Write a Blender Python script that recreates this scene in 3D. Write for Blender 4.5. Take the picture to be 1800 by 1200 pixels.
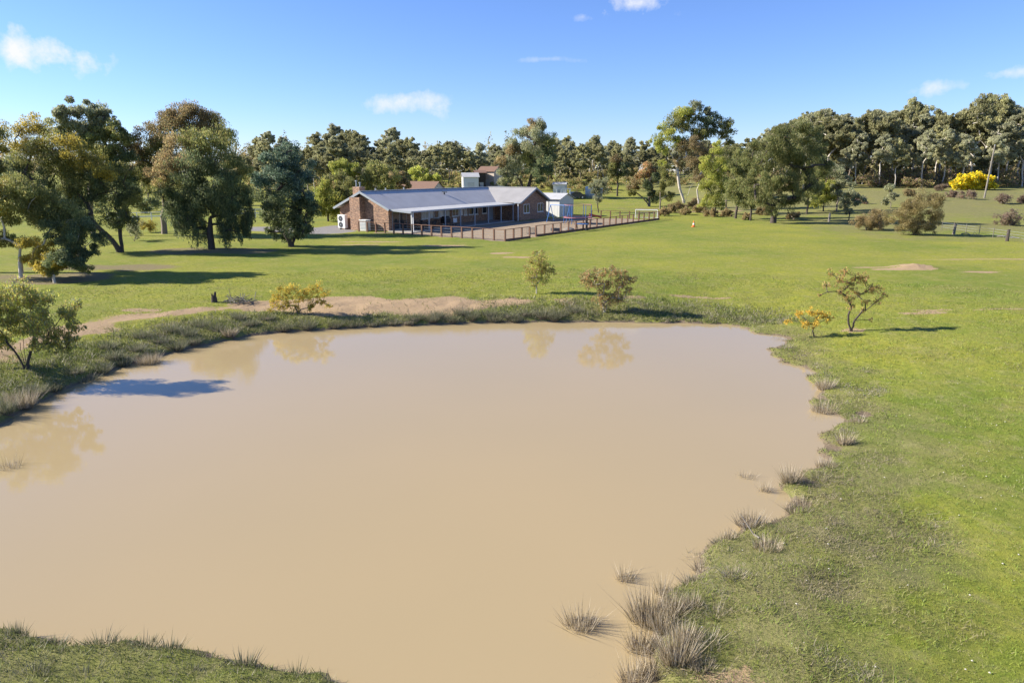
import bpy, math, random
import numpy as np
from mathutils import Vector, Matrix
for o in list(bpy.data.objects): bpy.data.objects.remove(o)
S = bpy.context.scene
COL = S.collection
R = math.radians
rng = np.random.default_rng(7)
random.seed(7)

# ---------------------------------------------------------------- camera
CAM_H, PITCH, F = 6.37, R(14.02), 1200.0       # metres, radians, focal length in pixels of an 1800 px wide frame
cam = bpy.data.cameras.new('camera'); cam.sensor_width = 36; cam.lens = 24.0
cam.clip_start = 0.1; cam.clip_end = 6000
co = bpy.data.objects.new('camera', cam); COL.objects.link(co)
co.location = (0, 0, CAM_H); co.rotation_euler = (R(90)-PITCH, 0, 0)
S.camera = co
S.render.resolution_x, S.render.resolution_y = 1024, 682

# ---------------------------------------------------------------- light
SUN_EL, SUN_DIR = R(29), Vector((-1.0, 0.10, 0)).normalized()     # towards the sun
W = bpy.data.worlds.new('World'); S.world = W; W.use_nodes = True
wn, wl = W.node_tree.nodes, W.node_tree.links
bg = wn['Background']; bg.inputs['Strength'].default_value = 0.060
sky = wn.new('ShaderNodeTexSky'); sky.sky_type = 'NISHITA'; sky.sun_disc = False
sky.sun_elevation = SUN_EL
sky.sun_rotation = math.atan2(SUN_DIR.x, SUN_DIR.y)
sky.altitude = 200; sky.air_density = 1.0; sky.dust_density = 0.0; sky.ozone_density = 6.0
def ray(px, py):
    x = (px-900)/F; u = -(py-600)/F
    s, c = math.sin(PITCH), math.cos(PITCH)
    return Vector((x, c+u*s, -s+u*c)).normalized()
tc = wn.new('ShaderNodeTexCoord')
nz = wn.new('ShaderNodeTexNoise'); nz.inputs['Scale'].default_value = 16; nz.inputs['Detail'].default_value = 9; nz.inputs['Roughness'].default_value = .62
wl.new(tc.outputs['Generated'], nz.inputs['Vector'])
def math_node(op, a, b=None, clamp=False):
    n = wn.new('ShaderNodeMath'); n.operation = op; n.use_clamp = clamp
    for i, v in enumerate((a, b)):
        if v is None: continue
        if isinstance(v, (int, float)): n.inputs[i].default_value = v
        else: wl.new(v, n.inputs[i])
    return n.outputs[0]
def vdot(vec):
    n = wn.new('ShaderNodeVectorMath'); n.operation = 'DOT_PRODUCT'
    wl.new(tc.outputs['Generated'], n.inputs[0]); n.inputs[1].default_value = vec
    return n.outputs['Value']
total = None
# small fair-weather clouds: centre direction, half width, half height (radians), opacity
for px, py, w, h, op in ((40, 84, .075, .022, 1.0), (705, 178, .060, .018, .8), (1120, 6, .040, .016, .9), (1663, 153, .034, .010, .65), (1778, 128, .030, .008, .7), (960, 104, .040, .005, .35), (1022, 30, .014, .006, .4), (-500, 60, .10, .03, .9), (2400, 90, .09, .025, .8), (3000, -500, .12, .05, .8), (-1500, -300, .12, .05, .8)):
    d = ray(px, py); r = d.cross(Vector((0, 0, 1))).normalized(); u = r.cross(d)
    a = math_node('DIVIDE', vdot(r), w); b = math_node('DIVIDE', vdot(u), h)
    b = math_node('ADD', b, math_node('MULTIPLY', math_node('MULTIPLY', a, a), .35))
    q = math_node('ADD', math_node('MULTIPLY', a, a), math_node('MULTIPLY', b, b))
    front = math_node('GREATER_THAN', vdot(d), 0.5)
    m = math_node('SUBTRACT', 1.0, math_node('POWER', q, .6), False)
    m = math_node('ADD', m, math_node('MULTIPLY', math_node('SUBTRACT', nz.outputs[0], .53), 5.0))
    m = math_node('MULTIPLY', m, .95, True)
    m = math_node('MULTIPLY', math_node('MULTIPLY', m, op), front)
    # keep each cloud inside its own patch of sky
    m = math_node('MULTIPLY', m, math_node('SUBTRACT', 1.6, math_node('MULTIPLY', q, .55), True))
    total = m if total is None else math_node('MAXIMUM', total, m)
mix = wn.new('ShaderNodeMix'); mix.data_type = 'RGBA'
wl.new(total, mix.inputs[0])
tint = wn.new('ShaderNodeMix'); tint.data_type = 'RGBA'; tint.blend_type = 'MULTIPLY'; tint.inputs[0].default_value = 1
wl.new(sky.outputs[0], tint.inputs[6]); tint.inputs[7].default_value = (1.06, 1.07, 1.36, 1)      # clear winter air
wl.new(tint.outputs[2], mix.inputs[6]); mix.inputs[7].default_value = (6.6, 6.7, 6.9, 1)
wl.new(mix.outputs[2], bg.inputs['Color'])

sun = bpy.data.lights.new('sun', 'SUN'); sun.energy = 4.6; sun.angle = R(.55); sun.color = (1, .93, .82)
so = bpy.data.objects.new('sun', sun); COL.objects.link(so)
sd3 = SUN_DIR*math.cos(SUN_EL) + Vector((0, 0, math.sin(SUN_EL)))
so.rotation_euler = (-sd3).to_track_quat('-Z', 'Y').to_euler(); so.location = (-40, 10, 40)
S.view_settings.view_transform = 'Standard'; S.view_settings.look = 'None'
S.view_settings.gamma = 1; S.view_settings.use_curve_mapping = False
S.view_settings.exposure = 1.3

# ---------------------------------------------------------------- helpers
def tag(o, label=None, cat=None, group=None, kind=None):
    if label: o['label'] = label
    if cat: o['category'] = cat
    if group: o['group'] = group
    if kind: o['kind'] = kind
    return o
def empty(name, loc, rz=0, scale=1):
    o = bpy.data.objects.new(name, None); COL.objects.link(o); o.empty_display_size = .3
    o.location = loc; o.rotation_euler = (0, 0, rz); o.scale = (scale,)*3
    return o
def npmesh(name, verts, faces, mat, parent=None, attrs=None, smooth=False):
    """verts (n,3), faces (m,k) all of one size"""
    verts = np.asarray(verts, dtype=np.float32); faces = np.asarray(faces, dtype=np.int32)
    me = bpy.data.meshes.new(name)
    k = faces.shape[1]
    me.vertices.add(len(verts)); me.vertices.foreach_set('co', verts.ravel())
    me.loops.add(faces.size); me.loops.foreach_set('vertex_index', faces.ravel())
    me.polygons.add(len(faces)); me.polygons.foreach_set('loop_start', np.arange(0, faces.size, k, dtype=np.int32))
    me.polygons.foreach_set('loop_total', np.full(len(faces), k, dtype=np.int32))
    if smooth: me.polygons.foreach_set('use_smooth', np.ones(len(faces), dtype=bool))
    for an, (ty, arr) in (attrs or {}).items():
        at = me.attributes.new(an, ty, 'POINT')
        if ty == 'FLOAT': at.data.foreach_set('value', np.asarray(arr, dtype=np.float32).ravel())
        else: at.data.foreach_set('color', np.asarray(arr, dtype=np.float32).ravel())
    me.update(calc_edges=True)
    me.materials.append(mat)
    o = bpy.data.objects.new(name, me); COL.objects.link(o); o.parent = parent
    return o
class MB:
    """collects simple shapes into ONE mesh"""
    def __init__(s): s.v = []; s.f = []
    def box(s, x0, x1, y0, y1, z0, z1):
        n = len(s.v)
        s.v += [(x0,y0,z0),(x1,y0,z0),(x1,y1,z0),(x0,y1,z0),(x0,y0,z1),(x1,y0,z1),(x1,y1,z1),(x0,y1,z1)]
        s.f += [tuple(n+i for i in q) for q in ((0,3,2,1),(4,5,6,7),(0,1,5,4),(1,2,6,5),(2,3,7,6),(3,0,4,7))]
        return s
    def bar(s, p, q, w, h=None, up=(0, 0, 1)):
        p, q = Vector(p), Vector(q); h = h or w
        d = (q-p).normalized(); r = d.cross(Vector(up))
        if r.length < 1e-4: r = d.cross(Vector((1, 0, 0)))
        r.normalize(); t = r.cross(d)
        n = len(s.v)
        for c in (p, q):
            for i, j in ((-1,-1),(1,-1),(1,1),(-1,1)): s.v.append(tuple(c+r*(i*w/2)+t*(j*h/2)))
        s.f += [tuple(n+i for i in q_) for q_ in ((0,1,2,3),(7,6,5,4),(0,4,5,1),(1,5,6,2),(2,6,7,3),(3,7,4,0))]
        return s
    def tube(s, p, q, r0, r1=None, k=8, caps=True):
        p, q = Vector(p), Vector(q); r1 = r0 if r1 is None else r1
        d = (q-p).normalized(); a = d.cross(Vector((0, 0, 1)))
        if a.length < 1e-4: a = Vector((1, 0, 0))
        a.normalize(); b = d.cross(a); n = len(s.v)
        for c, r in ((p, r0), (q, r1)):
            for i in range(k):
                t = 2*math.pi*i/k; s.v.append(tuple(c+a*(r*math.cos(t))+b*(r*math.sin(t))))
        for i in range(k): j = (i+1) % k; s.f.append((n+i, n+j, n+k+j, n+k+i))
        if caps: s.f.append(tuple(n+i for i in reversed(range(k)))); s.f.append(tuple(n+k+i for i in range(k)))
        return s
    def poly(s, pts):
        n = len(s.v); s.v += [tuple(p) for p in pts]; s.f.append(tuple(range(n, n+len(pts)))); return s
    def slab(s, pts, t):
        """polygon pts thickened downwards by t"""
        n = len(s.v); k = len(pts)
        s.v += [tuple(p) for p in pts] + [(p[0], p[1], p[2]-t) for p in pts]
        s.f.append(tuple(range(n, n+k))); s.f.append(tuple(reversed(range(n+k, n+2*k))))
        for i in range(k): j = (i+1) % k; s.f.append((n+i, n+k+i, n+k+j, n+j))
        return s
    def lathe(s, prof, c=(0, 0, 0), k=16):
        n = len(s.v)
        for r, z in prof:
            for i in range(k):
                t = 2*math.pi*i/k; s.v.append((c[0]+r*math.cos(t), c[1]+r*math.sin(t), c[2]+z))
        for a in range(len(prof)-1):
            for i in range(k): j = (i+1) % k; s.f.append((n+a*k+i, n+a*k+j, n+a*k+k+j, n+a*k+k+i))
        s.f.append(tuple(n+i for i in reversed(range(k)))); m = n+(len(prof)-1)*k; s.f.append(tuple(m+i for i in range(k)))
        return s
    def build(s, name, mat, parent=None, bevel=0, smooth=False):
        me = bpy.data.meshes.new(name); me.from_pydata(s.v, [], s.f); me.update(); me.materials.append(mat)
        if smooth:
            for p in me.polygons: p.use_smooth = True
        o = bpy.data.objects.new(name, me); COL.objects.link(o); o.parent = parent
        if bevel:
            b = o.modifiers.new('bevel', 'BEVEL'); b.width = bevel; b.segments = 2; b.limit_method = 'ANGLE'
        return o
def copy_tree(o, parent=None):
    c = o.copy(); COL.objects.link(c); c.parent = parent
    for ch in o.children: copy_tree(ch, c)
    return c

# numpy value noise
_perm = np.random.default_rng(3).random((256, 256))
def vnoise(x, y, s):
    x = np.asarray(x)/s; y = np.asarray(y)/s
    xi = np.floor(x).astype(int); yi = np.floor(y).astype(int); fx = x-xi; fy = y-yi
    fx = fx*fx*(3-2*fx); fy = fy*fy*(3-2*fy)
    g = lambda a, b: _perm[a % 256, b % 256]
    return (g(xi,yi)*(1-fx)+g(xi+1,yi)*fx)*(1-fy)+(g(xi,yi+1)*(1-fx)+g(xi+1,yi+1)*fx)*fy
def sstep(a, b, x):
    t = np.clip((np.asarray(x, dtype=float)-a)/(b-a), 0, 1); return t*t*(3-2*t)

# ---------------------------------------------------------------- materials
def new_mat(name):
    m = bpy.data.materials.new(name); m.use_nodes = True
    nt = m.node_tree; return m, nt.nodes, nt.links, nt.nodes['Principled BSDF']
def plain(name, c, rough=.7, var=.18, scale=6, metal=0, bump=0, spec=.3, streak=None):
    m, n, l, b = new_mat(name)
    tcn = n.new('ShaderNodeTexCoord')
    nt = n.new('ShaderNodeTexNoise'); nt.inputs['Scale'].default_value = scale; nt.inputs['Detail'].default_value = 6
    if streak:
        mp = n.new('ShaderNodeMapping'); mp.inputs['Scale'].default_value = streak
        l.new(tcn.outputs['Object'], mp.inputs[0]); l.new(mp.outputs[0], nt.inputs['Vector'])
    else: l.new(tcn.outputs['Object'], nt.inputs['Vector'])
    mx = n.new('ShaderNodeMix'); mx.data_type = 'RGBA'
    mx.inputs[6].default_value = tuple(v*(1-var) for v in c)+(1,); mx.inputs[7].default_value = tuple(min(1, v*(1+var)) for v in c)+(1,)
    l.new(nt.outputs[0], mx.inputs[0]); l.new(mx.outputs[2], b.inputs['Base Color'])
    b.inputs['Roughness'].default_value = rough; b.inputs['Metallic'].default_value = metal; b.inputs['Specular IOR Level'].default_value = spec
    if bump:
        bp = n.new('ShaderNodeBump'); bp.inputs['Strength'].default_value = bump; bp.inputs['Distance'].default_value = .02
        l.new(nt.outputs[0], bp.inputs['Height']); l.new(bp.outputs[0], b.inputs['Normal'])
    return m
def foliage_mat(name, trans=.52, rnd=.22):
    m, n, l, b = new_mat(name)
    at = n.new('ShaderNodeAttribute'); at.attribute_name = 'col'
    oi = n.new('ShaderNodeObjectInfo')
    mr = n.new('ShaderNodeMapRange'); mr.inputs[3].default_value = 1-rnd; mr.inputs[4].default_value = 1+rnd
    l.new(oi.outputs['Random'], mr.inputs[0])
    hs = n.new('ShaderNodeHueSaturation'); l.new(at.outputs['Color'], hs.inputs['Color']); l.new(mr.outputs[0], hs.inputs['Value'])
    l.new(hs.outputs[0], b.inputs['Base Color']); b.inputs['Roughness'].default_value = .55; b.inputs['Specular IOR Level'].default_value = .25
    tr = n.new('ShaderNodeBsdfTranslucent'); l.new(hs.outputs[0], tr.inputs['Color'])
    ms = n.new('ShaderNodeMixShader'); ms.inputs[0].default_value = trans
    l.new(b.outputs[0], ms.inputs[1]); l.new(tr.outputs[0], ms.inputs[2]); l.new(ms.outputs[0], n['Material Output'].inputs['Surface'])
    return m
M = {}
M['leaf'] = foliage_mat('foliage'); M['grass'] = foliage_mat('grass_blades', .3, 0)
M['bark_grey'] = plain('bark_grey', (.20, .165, .13), .9, .5, 5, bump=.6, streak=(3, 3, .6))
M['bark_dark'] = plain('bark_dark', (.075, .06, .05), .9, .5, 5, bump=.6, streak=(3, 3, .6))
M['bark_white'] = plain('bark_white', (.50, .45, .38), .8, .35, 3, bump=.3, streak=(3, 3, .8))
M['white'] = plain('white_paint', (.74, .74, .72), .5, .06)
M['offwhite'] = plain('off_white_sheet', (.62, .62, .58), .6, .12, 2)
M['cream'] = plain('cream_sheet', (.62, .52, .42), .6, .12, 2)
M['grey_metal'] = plain('grey_steel', (.30, .33, .36), .45, .08, 3)
M['dark_metal'] = plain('dark_steel', (.05, .055, .06), .5, .2)
M['black'] = plain('black_plastic', (.018, .018, .02), .5, .2)
M['glass'] = plain('window_glass', (.03, .04, .05), .06, .1, spec=.6)
M['curtain'] = plain('pale_blind', (.55, .53, .48), .8, .1)
M['timber'] = plain('red_stained_timber', (.165, .09, .06), .75, .35, 8, bump=.3, streak=(6, 6, 1))
M['grey_wood'] = plain('weathered_timber', (.20, .18, .15), .85, .35, 6, bump=.3)
M['terracotta'] = plain('terracotta_tile', (.19, .115, .08), .8, .25, 4)
M['blue'] = plain('blue_powder_coat', (.06, .17, .42), .45, .1)
M['red'] = plain('red_plastic', (.35, .06, .05), .5, .15)
M['pink'] = plain('pink_padding', (.30, .13, .15), .7, .15)
M['orange'] = plain('orange_plastic', (.75, .16, .03), .5, .1)
M['concrete'] = plain('concrete', (.36, .34, .31), .85, .15, 3)
M['netting'] = plain('dark_netting', (.05, .06, .08), .9, .2)
M['car'] = plain('dark_car_paint', (.02, .022, .028), .25, .1, spec=.6)
M['chrome'] = plain('bright_metal', (.55, .56, .58), .3, .1, metal=.8)
M['green_tank'] = plain('pale_green_sheet', (.48, .56, .46), .6, .1)
M['clod'] = plain('muddy_root_clod', (.17, .13, .09), .95, .4, 20, bump=.5)
M['stone'] = plain('pale_stone', (.5, .46, .38), .85, .3, 9, bump=.4)
def brick_mat():
    m, n, l, b = new_mat('brown_brick')
    tcn = n.new('ShaderNodeTexCoord'); sp = n.new('ShaderNodeSeparateXYZ'); l.new(tcn.outputs['Object'], sp.inputs[0])
    ad = n.new('ShaderNodeMath'); ad.operation = 'ADD'; l.new(sp.outputs[0], ad.inputs[0]); l.new(sp.outputs[1], ad.inputs[1])
    cb = n.new('ShaderNodeCombineXYZ'); l.new(ad.outputs[0], cb.inputs[0]); l.new(sp.outputs[2], cb.inputs[1])
    br = n.new('ShaderNodeTexBrick'); l.new(cb.outputs[0], br.inputs['Vector'])
    br.inputs['Scale'].default_value = 1; br.inputs['Brick Width'].default_value = .24; br.inputs['Row Height'].default_value = .086; br.inputs['Mortar Size'].default_value = .008
    br.inputs['Color1'].default_value = (.34, .18, .10, 1); br.inputs['Color2'].default_value = (.12, .06, .04, 1); br.inputs['Mortar'].default_value = (.34, .28, .22, 1)
    br.inputs['Bias'].default_value = -.1
    # extra per-patch variation
    nt = n.new('ShaderNodeTexNoise'); nt.inputs['Scale'].default_value = 5; nt.inputs['Detail'].default_value = 5; l.new(cb.outputs[0], nt.inputs['Vector'])
    mr = n.new('ShaderNodeMapRange'); mr.inputs[1].default_value = .3; mr.inputs[2].default_value = .7; mr.inputs[3].default_value = .65; mr.inputs[4].default_value = 1.45; l.new(nt.outputs[0], mr.inputs[0])
    hs = n.new('ShaderNodeHueSaturation'); l.new(br.outputs[0], hs.inputs['Color']); l.new(mr.outputs[0], hs.inputs['Value'])
    l.new(hs.outputs[0], b.inputs['Base Color']); b.inputs['Roughness'].default_value = .85
    bp = n.new('ShaderNodeBump'); bp.inputs['Strength'].default_value = .5; bp.inputs['Distance'].default_value = .01; bp.invert = True
    l.new(br.outputs['Fac'], bp.inputs['Height']); l.new(bp.outputs[0], b.inputs['Normal'])
    return m
M['brick'] = brick_mat()
def roof_mat(name, c, axis, pitch=.19):
    m, n, l, b = new_mat(name)
    tcn = n.new('ShaderNodeTexCoord'); sp = n.new('ShaderNodeSeparateXYZ'); l.new(tcn.outputs['Object'], sp.inputs[0])
    w = n.new('ShaderNodeMath'); w.operation = 'MULTIPLY'; l.new(sp.outputs[axis], w.inputs[0]); w.inputs[1].default_value = 2*math.pi/pitch
    sn = n.new('ShaderNodeMath'); sn.operation = 'SINE'; l.new(w.outputs[0], sn.inputs[0])
    bp = n.new('ShaderNodeBump'); bp.inputs['Strength'].default_value = .35; bp.inputs['Distance'].default_value = .02
    l.new(sn.outputs[0], bp.inputs['Height']); l.new(bp.outputs[0], b.inputs['Normal'])
    # sheet to sheet and weather variation
    nt = n.new('ShaderNodeTexNoise'); nt.inputs['Scale'].default_value = .8; nt.inputs['Detail'].default_value = 5; l.new(tcn.outputs['Object'], nt.inputs['Vector'])
    mx = n.new('ShaderNodeMix'); mx.data_type = 'RGBA'; l.new(nt.outputs[0], mx.inputs[0])
    mx.inputs[6].default_value = tuple(v*.8 for v in c)+(1,); mx.inputs[7].default_value = tuple(v*1.2 for v in c)+(1,)
    l.new(mx.outputs[2], b.inputs['Base Color']); b.inputs['Roughness'].default_value = .6; b.inputs['Specular IOR Level'].default_value = .2
    return m
M['roof'] = roof_mat('grey_corrugated_roof', (.50, .475, .44), 0)
M['wing_roof'] = roof_mat('grey_corrugated_wing_roof', (.30, .29, .28), 1)
M['pale_roof'] = roof_mat('pale_corrugated_roof', (.42, .42, .41), 0)
# ---------------------------------------------------------------- terrain shape
WATER_Z = -0.70
def on_plane(px, py, z):
    d = ray(px, py); t = (z-CAM_H)/d.z; return (d.x*t, d.y*t)
SHORE_PX = [(0,748),(40,722),(100,690),(165,662),(230,640),(300,620),(375,603),(440,590),(520,582),(600,578),(680,573),(760,571),(850,567),(950,566),(1050,566),(1150,567),(1250,570),(1300,574),(1330,583),(1365,590),(1388,602),(1372,618),(1368,636),(1395,645),(1428,655),(1442,672),(1424,700),(1436,726),(1478,734),(1486,748),(1472,766),(1476,788),(1462,806),(1440,824),(1432,842),(1398,866),(1394,886),(1350,914),(1292,922),(1282,946),(1216,972),(1222,1010),(1182,1040),(1150,1062),(1160,1100),(1140,1150),(1165,1192),(1180,1260),(900,1330),(690,1250),(600,1203),(560,1190),(480,1175),(390,1160),(340,1145),(250,1135),(150,1130),(80,1130),(30,1118),(0,1108),(-150,1090),(-380,1000),(-420,870),(-200,800)]
SHORE = np.array([on_plane(a, b, WATER_Z) for a, b in SHORE_PX])
def poly_sd(P, x, y):
    """signed distance to polygon P, negative inside"""
    x = np.asarray(x, float).ravel(); y = np.asarray(y, float).ravel()
    best = np.full(x.shape, 1e9); inside = np.zeros(x.shape, bool)
    for i in range(len(P)):
        ax, ay = P[i]; bx, by = P[(i+1) % len(P)]
        dx, dy = bx-ax, by-ay
        t = np.clip(((x-ax)*dx+(y-ay)*dy)/(dx*dx+dy*dy+1e-12), 0, 1)
        best = np.minimum(best, (x-ax-t*dx)**2+(y-ay-t*dy)**2)
        cr = ((ay > y) != (by > y))
        with np.errstate(divide='ignore', invalid='ignore'):
            cr &= x < (bx-ax)*(y-ay)/(by-ay+1e-15)+ax
        inside ^= cr
    d = np.sqrt(best); return np.where(inside, -d, d)
GX0, GX1, GY0, GY1, GS = -60., 60., -6., 70., .2
_gx = np.arange(GX0, GX1, GS); _gy = np.arange(GY0, GY1, GS)
_X, _Y = np.meshgrid(_gx, _gy)
_SD = poly_sd(SHORE, _X, _Y).reshape(_X.shape)
_RS = sstep(2.5, 6, _X-.10*(_Y-10))
_SD += ((vnoise(_X, _Y, 1.2)-.5)*1.2+(vnoise(_X+7, _Y, .5)-.5)*.8)*_RS + (vnoise(_X, _Y, .45)-.5)*.22
def grid_lookup(G, x, y):
    fx = np.clip((np.asarray(x, float)-GX0)/GS, 0, G.shape[1]-1.001); fy = np.clip((np.asarray(y, float)-GY0)/GS, 0, G.shape[0]-1.001)
    i = fx.astype(int); j = fy.astype(int); a = fx-i; b = fy-j
    return (G[j,i]*(1-a)+G[j,i+1]*a)*(1-b)+(G[j+1,i]*(1-a)+G[j+1,i+1]*a)*b
def shore_sd(x, y): return grid_lookup(_SD, x, y)
def hz(x, y):
    x = np.asarray(x, float); y = np.asarray(y, float)
    far = sstep(118, 250, y)*4.6
    right = sstep(25, 70, x)*sstep(78, 140, y)*2.6*(1-sstep(150, 260, y)*.6)
    und = (vnoise(x, y, 9)-.5)*.16*(1-sstep(60, 70, y)*(1-sstep(112, 125, y))) + (vnoise(x+50, y, 2.1)-.5)*.05*(1-sstep(50, 65, y))
    z = far+right+und
    d = shore_sd(x, y)
    steep = 1-sstep(4, 11, x-.12*(y-30))                        # dam wall on the far and left side, flat apron on the right
    left = sstep(-4, -14, x) * sstep(10, 18, y)
    hs = np.interp(d, [0, .12, .5, 1.3, 2.6, 5], [-.70, -.52, -.40, -.22, -.06, 0])
    hl = np.interp(d, [0, .15, .6, 2.0, 4.5, 7], [-.70, -.50, -.40, -.22, -.05, 0])
    hg = np.interp(d, [0, .1, .6, 3, 8, 15], [-.70, -.655, -.60, -.46, -.18, 0])
    hn = np.interp(d, [0, .1, .5, 1.5, 4, 9], [-.70, -.56, -.45, -.33, -.15, 0])
    near = 1-sstep(9.5, 13, y)
    bank = hg*(1-steep)+steep*(hs*(1-left)+hl*left)
    bank = np.where(x < 4, bank*(1-near)+hn*near, bank)
    w = np.where(d < 15, 1.0, 0.0)
    z = np.where(d < 15, bank + und*sstep(.2, 5, d) + (far+right), z)
    lump = (vnoise(x, y, .55)-.5)*.12*sstep(.05, .6, d)*(1-sstep(3, 7, d))
    z = np.where(d < 15, z+lump*(.35+.65*steep), z)
    z = np.where(d < 0, WATER_Z-np.minimum(1.1, -d*.42)-.01, z)
    # spoil heap on the right-hand lawn
    hx, hy = HEAP
    r2 = ((x-hx)/1.5)**2+((y-hy)/1.1)**2
    return z + .30*np.exp(-r2*1.6)*(.25+.8*vnoise(x, y, .6)+.7*vnoise(x, y, .3))
HEAP = (1e6, 1e6)
def ground(px, py, tmax=900):
    """point of the terrain seen at a pixel"""
    d = ray(px, py); lo = 3.0; t = lo; prev = lo
    while t < tmax:
        z = float(hz(d.x*t, d.y*t))
        if CAM_H+d.z*t < z:
            a, b = prev, t
            for _ in range(20):
                m = (a+b)/2
                if CAM_H+d.z*m < float(hz(d.x*m, d.y*m)): b = m
                else: a = m
            return Vector((d.x*b, d.y*b, float(hz(d.x*b, d.y*b))))
        prev = t; t *= 1.02
    return Vector((d.x*tmax, d.y*tmax, float(hz(d.x*tmax, d.y*tmax))))
def gz(x, y): return float(hz(x, y))
g = ground(1608, 470); HEAP = (g.x, g.y)

# ---------------------------------------------------------------- house frame (needed for the yard mask)
TH = R(58.31); HO = (-20.10, 78.28)
HU = (math.cos(TH), math.sin(TH)); HV = (math.sin(TH), -math.cos(TH))
def house_xy(a, b): return (HO[0]+HU[0]*a+HV[0]*b, HO[1]+HU[1]*a+HV[1]*b)
def xy(px, py): p = ground(px, py); return (p.x, p.y)
F1, F2, F2b, F3 = xy(631, 407), xy(888, 424), xy(931, 418), xy(1158, 386)
BACK = xy(1040, 383)

# ---------------------------------------------------------------- terrain mesh
def graded(lo, hi, step, far_lo, far_hi, grow=1.09):
    mid = list(np.arange(lo, hi, step)); s = step; a = mid[-1]; up = []
    while a < far_hi: s *= grow; a += s; up.append(a)
    s = step; a = mid[0]; dn = []
    while a > far_lo: s *= grow; a -= s; dn.append(a)
    return np.array(dn[::-1]+mid+up)
tx = graded(-34, 34, .24, -1800, 1800); ty = graded(4, 52, .24, -60, 3200, 1.05)
TX, TY = np.meshgrid(tx, ty); X, Y = TX.ravel(), TY.ravel(); Z = hz(X, Y)
D = shore_sd(X, Y)
def soft_poly(pts, blur, world=False):
    P = np.array(pts if world else [xy(a, b) for a, b in pts])
    return 1-sstep(-blur, blur, poly_sd(P, X, Y)+(vnoise(X, Y, blur*2.2)-.5)*blur*2.4)
DIRT_PX = [(-60,612),(60,590),(160,562),(300,546),(470,529),(560,523),(780,523),(860,525),(1000,524),(985,531),(860,536),(800,546),(620,556),(560,551),(480,546),(340,552),(250,563),(160,582),(60,622),(-60,640)]
DIRT_POLY = np.array([xy(a, b) for a, b in DIRT_PX])
dirt = soft_poly(DIRT_POLY, .7, True)
yard = soft_poly([F1, F2, F3, BACK, house_xy(29, 12), house_xy(21, 12), house_xy(21, 9), house_xy(0, 9)], .5, True)
drive = soft_poly([(560,400),(600,396),(640,400),(632,408),(600,412),(480,409),(430,403),(430,398)], 1.0)
def spots(lst):
    m = np.zeros_like(X)
    for px, py, rx, ry in lst:
        p = ground(px, py); q = ((X-p.x)/rx)**2+((Y-p.y)/ry)**2+(vnoise(X, Y, max(rx, ry)*.5)-.5)*1.3
        m = np.maximum(m, 1-sstep(.5, 1.3, q))
    return m
bare = spots([(890,445,1.3,.7),(905,452,1.6,.5),(660,425,3.5,.9),(780,432,3,.7),(1590,472,2.2,.5),(1540,470,1.6,.4),(1640,545,1.0,.3),(1625,550,1.4,.3),(1760,543,1.2,.25),(1720,478,1.5,.4),(640,430,2,.5),(240,545,1.2,.4),(1230,523,1.8,.4),(1110,522,1.0,.4),(1500,580,.5,.3),(1700,456,5,.25),(1790,455,5,.25),(1345,388,3,.8),(1250,372,5,1.2),(1290,1195,.5,.3)])
heap = np.exp(-(((X-HEAP[0])/1.3)**2+((Y-HEAP[1])/.95)**2)*1.5)
dirt = np.clip(np.maximum(dirt, np.maximum(bare*.8, np.clip(heap*1.6, 0, 1))), 0, 1)
mudw = .14+.40*sstep(3, 7, X-.1*(Y-10))*vnoise(X, Y, .8)
mud = 1-sstep(0, 1, D/mudw)
dry = np.clip(.7*sstep(4.5, .5, D)*sstep(15, 10, Y)*sstep(2, 3, X)+sstep(4.5, .3, D)*.75 + (vnoise(X, Y, 3.5)-.5)*.5*sstep(40, 10, Y) + sstep(75, 120, Y)*.35 + sstep(26, 40, X)*sstep(57, 72, Y)*.75*(.4+.9*vnoise(X, Y, 6)), 0, 1)
litter = spots([(370,440,6,2.2),(180,470,7,2),(60,490,6,2.5),(1130,366,6,2)])
attrs = {'dirt': ('FLOAT', dirt), 'yard': ('FLOAT', yard), 'drive': ('FLOAT', drive), 'mud': ('FLOAT', mud), 'dry': ('FLOAT', dry), 'litter': ('FLOAT', litter)}
nx, ny = len(tx), len(ty)
ii = np.arange(nx*ny).reshape(ny, nx)
TF = np.stack([ii[:-1,:-1].ravel(), ii[:-1,1:].ravel(), ii[1:,1:].ravel(), ii[1:,:-1].ravel()], 1)
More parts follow.
